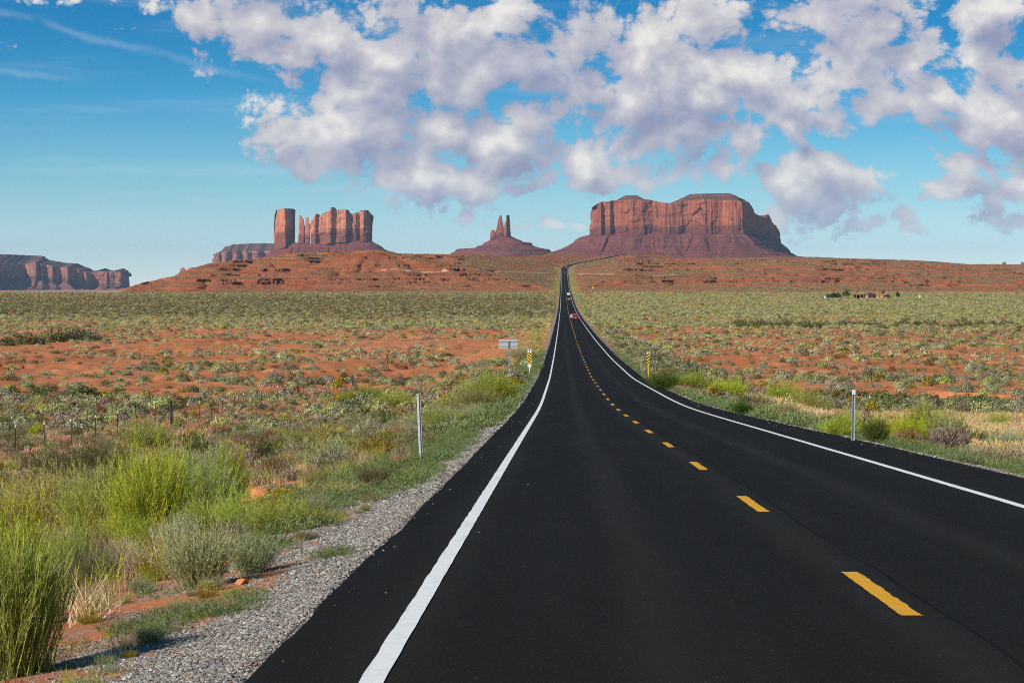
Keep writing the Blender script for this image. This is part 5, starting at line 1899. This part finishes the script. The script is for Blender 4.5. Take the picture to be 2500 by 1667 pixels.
def striped_marker(label, px, py, plate_px, slope, D=None, group='striped object markers', white_top=True, post_mat='yellow'):
    x, y, z = sight(px, py)
    W, H = 0.305, plate_px * y / F
    e = empty('object_marker', (x, y, z - 0.02), 0.0)
    tag(e, label, 'object marker', group)
    h0 = 1.12
    top = h0 + H
    MB().box((0, 0.03, (top + 0.02) / 2), (0.062, 0.034, top + 0.02)).build('post', M[post_mat], e)
    if white_top:
        for sx in (-0.085, 0.085):
            MB().box((sx, 0.03, top + 0.05), (0.09, 0.02, 0.16), bevel=0.003).build('white_tab', M['white'], e)
    pl = MB().box((0, 0, h0 + H / 2), (W, 0.004, H), bevel=0.001).build('panel', M['yellow'], e)
    # slanting black bars, clipped to the panel
    step = H / 4.0
    for k in range(-2, 7):
        zb = h0 + k * step
        quad = [(-W / 2, zb), (W / 2, zb + slope * W), (W / 2, zb + slope * W + step * 0.5), (-W / 2, zb + step * 0.5)]
        out = quad
        for lim, sg in ((h0, 1), (h0 + H, -1)):
            res = []
            for i in range(len(out)):
                a, b = out[i], out[(i + 1) % len(out)]
                ia, ib = sg * (a[1] - lim) >= 0, sg * (b[1] - lim) >= 0
                if ia:
                    res.append(a)
                if ia != ib:
                    t = (lim - a[1]) / (b[1] - a[1])
                    res.append((a[0] + (b[0] - a[0]) * t, lim))
            out = res
            if not out:
                break
        if len(out) >= 3:
            MB().prism(out, 1, -0.0045, -0.0025).build('black_bar', M['black'], pl)
    return e


def build_furniture():
    delineator_post('marker_post', 'tall galvanised marker post with a row of holes, on the left shoulder', 1026, 1130, 171, -0.45, 'away', lean=0.045)
    delineator_post('marker_post', 'galvanised marker post with a white plate at its top, on the right shoulder', 2083, 1084, 134, 0.12, 'near', plate=True, lean=0.012)
    delineator_post('marker_post', 'plain grey marker post left of the yellow-posted striped marker', 1566, 910, 35, 0.1, 'away')
    delineator_post('marker_post', 'thin pale marker post beside the left gravel beyond the sign', 1327.5, 835, 21, 0.0, 'near')
    delineator_post('marker_post', 'thin pale post beyond the far left striped marker', 1350.5, 796, 15, 0.0, 'near')
    delineator_post('marker_post', 'thin marker post at the dirt turn-off on the right', 1481, 833, 20, 0.0, 'near')
    delineator_post('marker_post', 'thin marker post left of the far right striped marker', 1457.5, 806, 14, 0.0, 'near')
    striped_marker('black and yellow striped marker on a yellow post, right shoulder', 1583, 923, 30, 0.85, post_mat='yellow')
    striped_marker('black and yellow striped marker beside the back of the sign, left shoulder', 1292.5, 917, 28, -0.85, post_mat='white')
    striped_marker('small distant striped marker on the left of the road', 1335, 806, 10.5, -0.85, white_top=False, post_mat='white')
    striped_marker('small distant yellow striped marker on the right of the road', 1476.5, 808, 11, 0.85, white_top=False)
    # white flat posts just behind the left striped marker
    for px, lab in ((1289.5, 'white flat post behind the left striped marker, left one'), (1296, 'white flat post behind the left striped marker, right one')):
        x, y, z = sight(px, 901)
        e = empty('flat_post', (x, y, z - 0.02))
        tag(e, lab, 'post', 'white flat posts behind the left striped marker')
        h = 50 * y / F
        MB().box((0, 0, h / 2), (0.10, 0.03, h), bevel=0.006).build('post', M['white'], e)
        MB().box((0.0, -0.017, h - 0.12), (0.06, 0.004, 0.18)).build('reflector_plate', M['alu'], e)
    # white tab post left by the far pair
    x, y, z = sight(1340.5, 806)
    e = empty('flat_post', (x, y, z - 0.02))
    tag(e, 'white flat post just right of the distant left striped marker', 'post', 'white flat posts behind the left striped marker')
    MB().box((0, 0, 1.0), (0.09, 0.03, 2.0), bevel=0.006).build('post', M['white'], e)
    # road sign seen from behind
    x, y, z = sight(1241.5, 927)
    k = y / F
    e = empty('road_sign', (x, y, z - 0.02), 0.05)
    tag(e, 'back of a grey rectangular road sign with two braces on one post', 'road sign')
    z0, w, h = (927 - 850.5) * k, 46.5 * k, 23 * k
    MB().box((0, 0.06, z0 + h / 2), (w, 0.004, h), bevel=0.0015).build('panel', M['alu'], e)
    for dz in (0.30, 0.80):
        MB().box((0, 0.035, z0 + h * (dz - 0.02)), (w * 0.94, 0.046, h * 0.10), bevel=0.006).build('brace', M['galv'], e)
    u_channel(z0 + h * 0.84, w=0.10, holes=False).build('post', M['galv'], e)
    for dz in (0.28, 0.78):
        MB().tube((0, -0.012, z0 + h * dz), (0, 0.02, z0 + h * dz), 0.02, 8).build('bolt', M['dark_steel'], e)
    # yellow warning sign far off on the right
    x, y, z = sight(1448, 709, 900)
    e = empty('warning_sign', (x, y, z), 0.0)
    tag(e, 'tiny yellow warning sign beside the far road on the right', 'road sign')
    q = 0.9
    MB().prism([(-q, 2.6), (0, 2.6 - q), (q, 2.6), (0, 2.6 + q)], 1, -0.01, 0.01).build('panel', M['yellow'], e)
    MB().box((0, 0.05, 1.3), (0.09, 0.05, 2.6)).build('post', M['galv'], e)


build_furniture()

# ------------------------------------------------------------------ fences
def t_post(h):
    m = MB()
    m.box((0, 0, h / 2), (0.048, 0.012, h))
    m.box((0, 0.018, h / 2), (0.008, 0.030, h))
    for i in range(9):
        m.box((0, -0.006, 0.25 + i * (h - 0.35) / 8), (0.012, 0.006, 0.02))
    return m.mesh('post')


def fence(name, label, stretches, spacing, height=1.35, brace_at=(), wires=4, seed=0):
    """stretches: list of (x, y) corners"""
    rng = random.Random(seed)
    e = empty(name, (stretches[0][0], stretches[0][1], ground_z(*stretches[0])))
    tag(e, label, 'fence', 'wire fences')
    ox, oy, oz = e.location
    pm, tip = t_post(height), MB().box((0, 0.004, height - 0.06), (0.05, 0.05, 0.13)).mesh('white_tip')
    pm.materials.append(M['dark_steel'])
    tip.materials.append(M['white'])
    wood = MB().tube((0, 0, -0.05), (0, 0, height + 0.35), 0.085, 8, 0.075).mesh('brace_post')
    wood.materials.append(M['wood'])
    stay = MB().tube((0, 0, 0.05), (0.9, 0, height - 0.1), 0.05, 6).mesh('brace')
    stay.materials.append(M['wood'])
    nodes = []
    for (x0, y0), (x1, y1) in zip(stretches[:-1], stretches[1:]):
        L = math.hypot(x1 - x0, y1 - y0)
        n = max(1, round(L / spacing))
        for i in range(n):
            nodes.append((x0 + (x1 - x0) * i / n, y0 + (y1 - y0) * i / n))
    nodes.append(stretches[-1])
    xs, ys = np.array([q[0] for q in nodes]), np.array([q[1] for q in nodes])
    zs = terrain(xs, ys)
    tops = []
    for i, (x, y, z) in enumerate(zip(xs, ys, zs)):
        lean = Matrix.Rotation(rng.gauss(0, 0.025), 4, 'X') @ Matrix.Rotation(rng.gauss(0, 0.03), 4, 'Y')
        M4 = Matrix.Translation((x - ox, y - oy, z - oz)) @ lean @ Matrix.Rotation(rng.uniform(-0.4, 0.4), 4, 'Z')
        big = i in brace_at
        p = obj('brace_post' if big else 'post', wood if big else pm, None, e)
        p.matrix_local = M4
        if big:
            for sg in (0.5, 2.2):
                b = obj('brace', stay, None, p)
                b.rotation_euler = (0, 0, sg)
                b.matrix_local = Matrix.Translation((math.cos(sg) * -0.95, math.sin(sg) * -0.95, 0)) @ Matrix.Rotation(sg, 4, 'Z')
        else:
            if rng.random() < 0.85:
                obj('white_tip', tip, None, p)
        tops.append((lean.to_3x3() @ Vector((0, 0, 1)), Vector((x - ox, y - oy, z - oz))))
    for k in range(wires):
        hh = height * (0.24 + 0.70 * k / max(1, wires - 1))
        m = MB()
        for (d0, p0), (d1, p1) in zip(tops[:-1], tops[1:]):
            a, b = p0 + d0 * hh, p1 + d1 * hh
            mid = (a + b) / 2 - Vector((0, 0, 0.02 + rng.random() * 0.03))
            m.tube(a, mid, 0.0045, 3)
            m.tube(mid, b, 0.0045, 3)
        m.build('wire', M['dark_steel'], e)
    return e


fence('wire_fence', 'long wire fence with dark steel posts across the scrub left of the road', [(-22.6, 90), (-22, 146.5), (-21.6, 229), (-21, 560), (-24, 700)], 6.4, 1.45, (9, 22, 34, 47), 4, 3)
fence('wire_fence', 'wire fence along the wash at the right, ending at a braced post', [(33.5, 112), (33, 176), (24.5, 189), (23.5, 330), (25.5, 560)], 6.4, 1.45, (10, 12, 30), 4, 5)
fence('wire_fence', 'far wire fence slanting over the orange plain on the right', [(47.5, 300), (57, 440), (66, 570)], 6.4, 1.4, (0, 22), 3, 7)

# ------------------------------------------------------------------ boulders
def build_boulders():
    spec = [(640, 1214, 62, 34, 'largest flat red boulder left of the spreading shrub'), (676, 1190, 34, 26, 'rounded red boulder right behind the largest one'), (712, 1166, 30, 22, 'red boulder upslope of the rounded one'),
            (745, 1150, 36, 20, 'red boulder half hidden in grass, near the top of the pile'), (775, 1143, 26, 18, 'topmost small red boulder of the pile'), (690, 1152, 20, 18, 'small upright red boulder behind the pile'),
            (588, 1428, 44, 16, 'flat dark red stone at the gravel edge by the pale sagebrush'), (445, 1124, 40, 16, 'flat red stone on bare soil behind the tallest rabbitbrush'), (770, 1108, 18, 9, 'small red stone above the boulder pile')]
    for i, (px, py, wpx, hpx, lab) in enumerate(spec):
        x, y, z = sight(px, py)
        w, h = wpx * y / F, hpx * y / F
        bm = bmesh.new()
        bmesh.ops.create_icosphere(bm, subdivisions=3, radius=0.5)
        rng = np.random.default_rng(40 + i)
        planes = [(Vector(rng.normal(size=3)).normalized(), rng.uniform(0.22, 0.40)) for _ in range(11)]
        for v in bm.verts:
            for nrm, d in planes:
                k = v.co.dot(nrm) - d
                if k > 0:
                    v.co -= nrm * k * 0.98
            v.co += Vector(rng.normal(0, 0.012, 3))
        me = bpy.data.meshes.new('boulder')
        bm.to_mesh(me)
        bm.free()
        o = obj('boulder', me, M['stone'])
        o.location = (x, y, z + h * 0.30)
        o.scale = (w * 1.5, w * 1.0, h * 1.2)
        o.rotation_euler = (rng.uniform(-.2, .2), rng.uniform(-.2, .2), rng.uniform(0, 6))
        tag(o, lab, 'boulder', 'red boulders on the left bank')


build_boulders()

# ------------------------------------------------------------------ vehicles (forward is +y)
def wheel_set(e, wb, tr, r, wd=0.24):
    tm = MB().tube((-wd / 2, 0, 0), (wd / 2, 0, 0), r, 18).mesh('wheel')
    tm.materials.append(M['tyre'])
    rm = MB().tube((-wd / 2 - 0.012, 0, 0), (wd / 2 + 0.012, 0, 0), r * 0.6, 14).mesh('rim')
    rm.materials.append(M['alu'])
    for sx in (-1, 1):
        for yy in (wb[0], wb[1]):
            w = obj('wheel', tm, None, e, (sx * tr, yy, r))
            obj('rim', rm, None, w)


def vehicle(kind, label, D, off, paint, toward=False):
    x = float(xroad(D)) + off
    z = float(zroad(D)) + 0.01
    sl = math.atan((float(zroad(D + 4)) - float(zroad(D - 4))) / 8)
    hd = -math.atan(float(xroad(D + 4) - xroad(D - 4)) / 8)
    names = {'pickup': ('pickup_truck', 'pickup truck'), 'car': ('car', 'car'), 'suv': ('car', 'car'), 'van': ('van', 'van')}
    e = empty(names[kind][0], (x, D, z), hd + (math.pi if toward else 0))
    e.rotation_euler[0] = sl * (-1 if toward else 1)
    tag(e, label, names[kind][1], 'vehicles on the road')
    P = M[paint]
    if kind == 'pickup':
        L, W = 5.7, 1.98
        MB().prism([(-2.85, .55), (2.6, .5), (2.85, .62), (2.85, .95), (2.7, 1.1), (1.3, 1.2), (-2.85, 1.17)], 0, -W / 2, W / 2).build('body', P, e)
        MB().prism([(-0.75, 1.18), (1.35, 1.18), (0.65, 1.86), (-0.55, 1.90)], 0, -0.80, 0.80).build('cab', P, e)
        MB().box((0, -0.68, 1.53), (1.36, 0.05, 0.46), Matrix.Rotation(-0.27, 4, 'X')).build('rear_window', M['glass'], e)
        MB().prism([(1.40, 1.24), (1.44, 1.24), (0.76, 1.82), (0.72, 1.82)], 0, -0.72, 0.72).build('windscreen', M['glass'], e)
        for s in (-1, 1):
            MB().prism([(-0.5, 1.24), (1.1, 1.24), (0.6, 1.76), (-0.42, 1.78)], 0, s * 0.805, s * 0.815).build('side_window', M['glass'], e)
            MB().box((s * 0.93, -1.8, 1.30), (0.10, 2.05, 0.30)).build('bed_wall', P, e)
            MB().box((s * 0.90, -2.87, 0.98), (0.16, 0.06, 0.36)).build('tail_light', M['lamp_red'], e)
            MB().box((s * 0.80, 2.86, 0.86), (0.34, 0.04, 0.2)).build('headlight', M['lamp_clear'], e)
            MB().box((s * 1.12, 0.95, 1.32), (0.2, 0.1, 0.26), bevel=0.03).build('mirror', P, e)
        MB().box((0, -2.85, 1.16), (1.6, 0.07, 0.56)).build('tailgate', P, e)
        MB().box((0, -2.94, 0.56), (1.9, 0.16, 0.2), bevel=0.03).build('bumper', M['dark_steel'], e)
        MB().box((0, -2.905, 0.84), (0.32, 0.03, 0.16)).build('licence_plate', M['white'], e)
        wheel_set(e, (-1.75, 1.85), 0.86, 0.41)
    else:
        if kind == 'van':
            L, W, prof, gl = 5.0, 1.95, [(-2.5, .42), (2.4, .4), (2.5, .6), (2.45, .95), (1.55, 1.2), (0.95, 2.02), (-2.3, 2.08), (-2.48, 1.9)], None
            rw = ((0, -2.47, 1.55), (1.5, 0.06, 0.62), 0.08)
            sw = [(-2.0, 1.25), (1.2, 1.25), (0.85, 1.85), (-2.0, 1.88)]
        elif kind == 'suv':
            L, W, prof = 4.7, 1.88, [(-2.35, .42), (2.25, .4), (2.35, .6), (2.3, .9), (1.15, 1.08), (0.45, 1.68), (-2.0, 1.72), (-2.3, 1.15)]
            rw = ((0, -2.16, 1.42), (1.4, 0.06, 0.52), -0.46)
            sw = [(-1.9, 1.12), (0.9, 1.12), (0.4, 1.58), (-1.75, 1.62)]
        else:
            L, W, prof = 4.6, 1.82, [(-2.3, .4), (2.2, .38), (2.3, .55), (2.22, .78), (1.0, .95), (0.25, 1.42), (-1.0, 1.45), (-1.75, 1.05), (-2.28, 1.0)]
            rw = ((0, -1.40, 1.26), (1.3, 0.06, 0.52), -1.05)
            sw = [(-1.4, 1.0), (0.75, 1.0), (0.2, 1.36), (-0.95, 1.38)]
        MB().prism(prof, 0, -W / 2, W / 2).build('body', P, e)
        MB().box(rw[0], rw[1], Matrix.Rotation(rw[2], 4, 'X')).build('rear_window', M['glass'], e)
        a, b = [(p, q) for p, q in zip(prof[:-1], prof[1:]) if p[0] > 0.8 and q[0] < 1.0][0]
        off2 = 0.02
        MB().prism([(a[0] - .08, a[1] + .05), (a[0] - .06, a[1] + .08), (b[0] + .09, b[1] - .03), (b[0] + .07, b[1] - .06)], 0, -W * .40, W * .40).build('windscreen', M['glass'], e)
        for s in (-1, 1):
            MB().prism(sw, 0, s * (W / 2 + .003), s * (W / 2 + .012)).build('side_window', M['glass'], e)
            MB().box((s * W * .40, -L / 2 - .005, .85), (.28, .05, .18)).build('tail_light', M['lamp_red'], e)
            MB().box((s * W * .38, L / 2 - .03, .68), (.36, .06, .16)).build('headlight', M['lamp_clear'], e)
            MB().box((s * (W / 2 + .1), 0.75, 1.05), (.18, .1, .14), bevel=.02).build('mirror', P, e)
        MB().box((0, -L / 2 - .02, .52), (W * .96, .12, .22), bevel=.03).build('bumper', M['dark_steel'], e)
        MB().box((0, -L / 2 - .07, .66), (.32, .03, .15)).build('licence_plate', M['white'], e)
        wheel_set(e, (-L * .30, L * .30), W / 2 - .13, .35)
    return e


vehicle('pickup', 'red pickup truck driving away in the right lane, nearest vehicle on the road', 748, 1.75, 'car_red')
vehicle('suv', 'white car added just ahead of the red pickup for the bright glint of its roof', 775, 1.25, 'car_white')  # added car, standing in for the sky-bright roof of the pickup
vehicle('car', 'silver car in the right lane just behind the white van', 1450, 1.75, 'car_silver')
vehicle('van', 'white van in the right lane ahead of the silver car', 1640, 1.8, 'car_white')
vehicle('suv', 'dark car coming down the hill in the left lane', 2842, -1.8, 'car_dark', True)
vehicle('pickup', 'dark pickup climbing the hill in the right lane beside the dark car', 2842, 1.9, 'car_dark')
vehicle('car', 'small white car near the bend at the top of the straight', 3030, 1.5, 'car_white', False)

# ------------------------------------------------------------------ the homestead on the right plain
def build_homestead():
    def spot(px, py=728.0):
        return sight(px, py, 900)
    x0, D, z0 = spot(2125)
    k = D / F
    X = lambda px: (px - EYE) * k
    g = lambda px: ground_z(X(px), D)
    grp = 'buildings of the homestead'
    # open-fronted long shed
    e = empty('shed', (X(2102), D, g(2102)))
    tag(e, 'long low open-fronted shed, leftmost of the homestead', 'shed', grp)
    w = 36 * k
    MB().box((0, 3.5, 1.2), (w, 0.25, 2.5)).build('back_wall', M['wood'], e)
    MB().box((w * .36, 0.1, 1.15), (w * .16, 0.25, 2.3)).build('adobe_wall', M['adobe'], e)
    for f in (-.49, -.30, -.06, .18, .47):
        MB().box((f * w, 0, 1.2), (.28, .28, 2.5)).build('post', M['plank'], e)
    MB().prism([(-.6, 2.55), (4.2, 2.75), (4.2, 3.0), (-.6, 2.8)], 0, -w / 2 - .3, w / 2 + .3).build('roof', M['roof'], e)
    # lean-to hut with the slanting roof
    e = empty('hut', (X(2130), D - 1, g(2130)))
    tag(e, 'dark timber hut with a steeply slanting roof in the middle of the homestead', 'hut', grp)
    w = 24 * k
    m = MB()
    m.prism([(-w / 2, 0), (w / 2, 0), (w / 2, 2.5), (-w * .42, 3.9), (-w / 2, 3.6)], 1, 0, 5.0)
    m.build('wall', M['wood'], e)
    MB().prism([(-w * .46, 4.0), (w * .58, 2.45), (w * .58, 2.65), (-w * .44, 4.25)], 1, -.3, 5.3).build('roof', M['roof'], e)
    for i in range(7):
        MB().box((-w / 2 + .3 + i * (w - .6) / 6, -.06, 1.1), (.18, .10, 2.2)).build('plank', M['wood'], e)
    MB().box((-w / 2 + .15, -.12, 1.95), (.45, .3, 3.9)).build('corner_post', M['plank'], e)
    MB().box((w * .16, -.13, .95), (1.0, .06, 1.9)).build('dark_doorway', M['black'], e)  # black panel standing in for the shade of an open doorway
    # pale-walled low house
    e = empty('house', (X(2149), D - 2, g(2149)))
    tag(e, 'low pale-walled house with an earth roof at the right of the homestead', 'house', grp)
    w = 21 * k
    MB().box((0, 2.2, .95), (w, 4.4, 1.9)).build('wall', M['adobe'], e)
    MB().prism([(-.4, 1.95), (2.2, 2.6), (4.8, 1.95), (4.8, 2.15), (2.2, 2.85), (-.4, 2.2)], 0, -w / 2 - .3, w / 2 + .3).build('roof', M['roof'], e)
    MB().box((w * .38, -.03, .9), (.9, .08, 1.7)).build('dark_doorway', M['black'], e)  # doorway shade put in as a black panel
    MB().box((-w * .18, -.03, 1.1), (.8, .08, .7)).build('window', M['glass'], e)
    # small end shed
    e = empty('shed', (X(2166), D - 1, g(2166)))
    tag(e, 'small dark plank shed with a pale corner post, rightmost of the homestead', 'shed', grp)
    w = 9 * k
    MB().box((0, 1.3, 1.2), (w, 2.6, 2.4)).build('wall', M['wood'], e)
    MB().prism([(-.2, 2.42), (2.8, 2.22), (2.8, 2.36), (-.2, 2.58)], 0, -w / 2 - .15, w / 2 + .15).build('roof', M['rust'], e)
    MB().box((-w / 2 + .2, -.06, 1.25), (.5, .2, 2.5)).build('corner_post', M['plank'], e)
    MB().box((w * .2, -.04, .95), (.8, .06, 1.9)).build('dark_doorway', M['black'], e)  # shade of the open doorway, built as a black panel
    # rusty tank on its stand
    e = empty('water_tank', (X(2157), D + 3.5, g(2157)))
    tag(e, 'rust-brown cylindrical water tank raised above the homestead roofs', 'water tank')
    MB().tube((0, 0, 2.45), (0, 0, 5.3), 1.15, 20).build('tank', M['rust'], e)
    MB().tube((0, 0, 5.31), (0, 0, 5.6), 1.2, 20, 0.2).build('lid', M['rust'], e)
    MB().box((0, 0, 2.36), (2.5, 2.5, .16)).build('platform', M['wood'], e)
    for sx in (-1, 1):
        for sy in (-1, 1):
            MB().box((sx * .95, sy * .95, 1.14), (.2, .2, 2.28)).build('leg', M['wood'], e)
    # white boxes left and right
    for px, lab in ((2015, 'small white shed standing alone left of the homestead trees'), (2247, 'small white and dark shed standing alone right of the homestead')):
        e = empty('outhouse', (X(px), D, g(px)))
        tag(e, lab, 'outhouse', 'white outhouses by the homestead')
        MB().box((0, .8, 1.0), (1.5, 1.6, 2.0)).build('wall', M['white'], e)
        MB().prism([(-.2, 2.02), (1.8, 1.9), (1.8, 2.0), (-.2, 2.14)], 0, -.9, .9).build('roof', M['wood'], e)
        MB().box((.35, -.03, .9), (.6, .06, 1.7)).build('dark_doorway', M['wood'], e)
    # trees
    lf = leafy('tree_leaf', (0.055, 0.085, 0.03))
    for i, (px, hp, wp, lab) in enumerate(((2068, 20, 20, 'round dark green tree left of the homestead, tallest of the group'), (2048, 12, 16, 'low bushy tree left of the tallest homestead tree'), (2036, 12, 16, 'middle one of the low homestead trees'),
                                           (2025, 10, 14, 'leftmost low tree of the homestead group'), (2194, 11, 9, 'thin small tree behind the plain right of the homestead'))):
        h, w = hp * k * 1.15, wp * k
        x, y = X(px), D + 4 + i % 2
        e = empty('tree', (x, y, ground_z(x, y)))
        tag(e, lab, 'tree', 'trees of the homestead')
        m = MB()
        m.tube((0, 0, -.1), (0, 0, h * .45), .16, 7, .1)
        for a in range(4):
            m.tube((0, 0, h * .3), (math.cos(a * 1.7) * w * .25, math.sin(a * 1.7) * w * .25, h * .7), .07, 5, .03)
        m.build('trunk', M['wood'], e)
        cr = mound('crown', h * .75, w * .55, 420, .55, 860 + i, lf, .5)
        obj('crown', cr, None, e, (0, 0, h * .28))


build_homestead()

# ------------------------------------------------------------------ air
def build_haze():
    me = MB().box((0, 22500, 0), (90000, 47000, 1000)).mesh('haze')
    m = bpy.data.materials.new('pale_air')
    m.use_nodes = True
    m.node_tree.nodes.clear()
    t = NT(m.node_tree)
    o = t.add('ShaderNodeOutputMaterial')
    v = t.add('ShaderNodeVolumePrincipled')
    v.inputs['Color'].default_value = (0.5, 0.74, 1.0, 1)
    v.inputs['Density'].default_value = 1.5e-5
    t.l.new(v.outputs[0], o.inputs['Volume'])
    h = obj('haze', me, m, None)
    tag(h, kind='stuff')


build_haze()
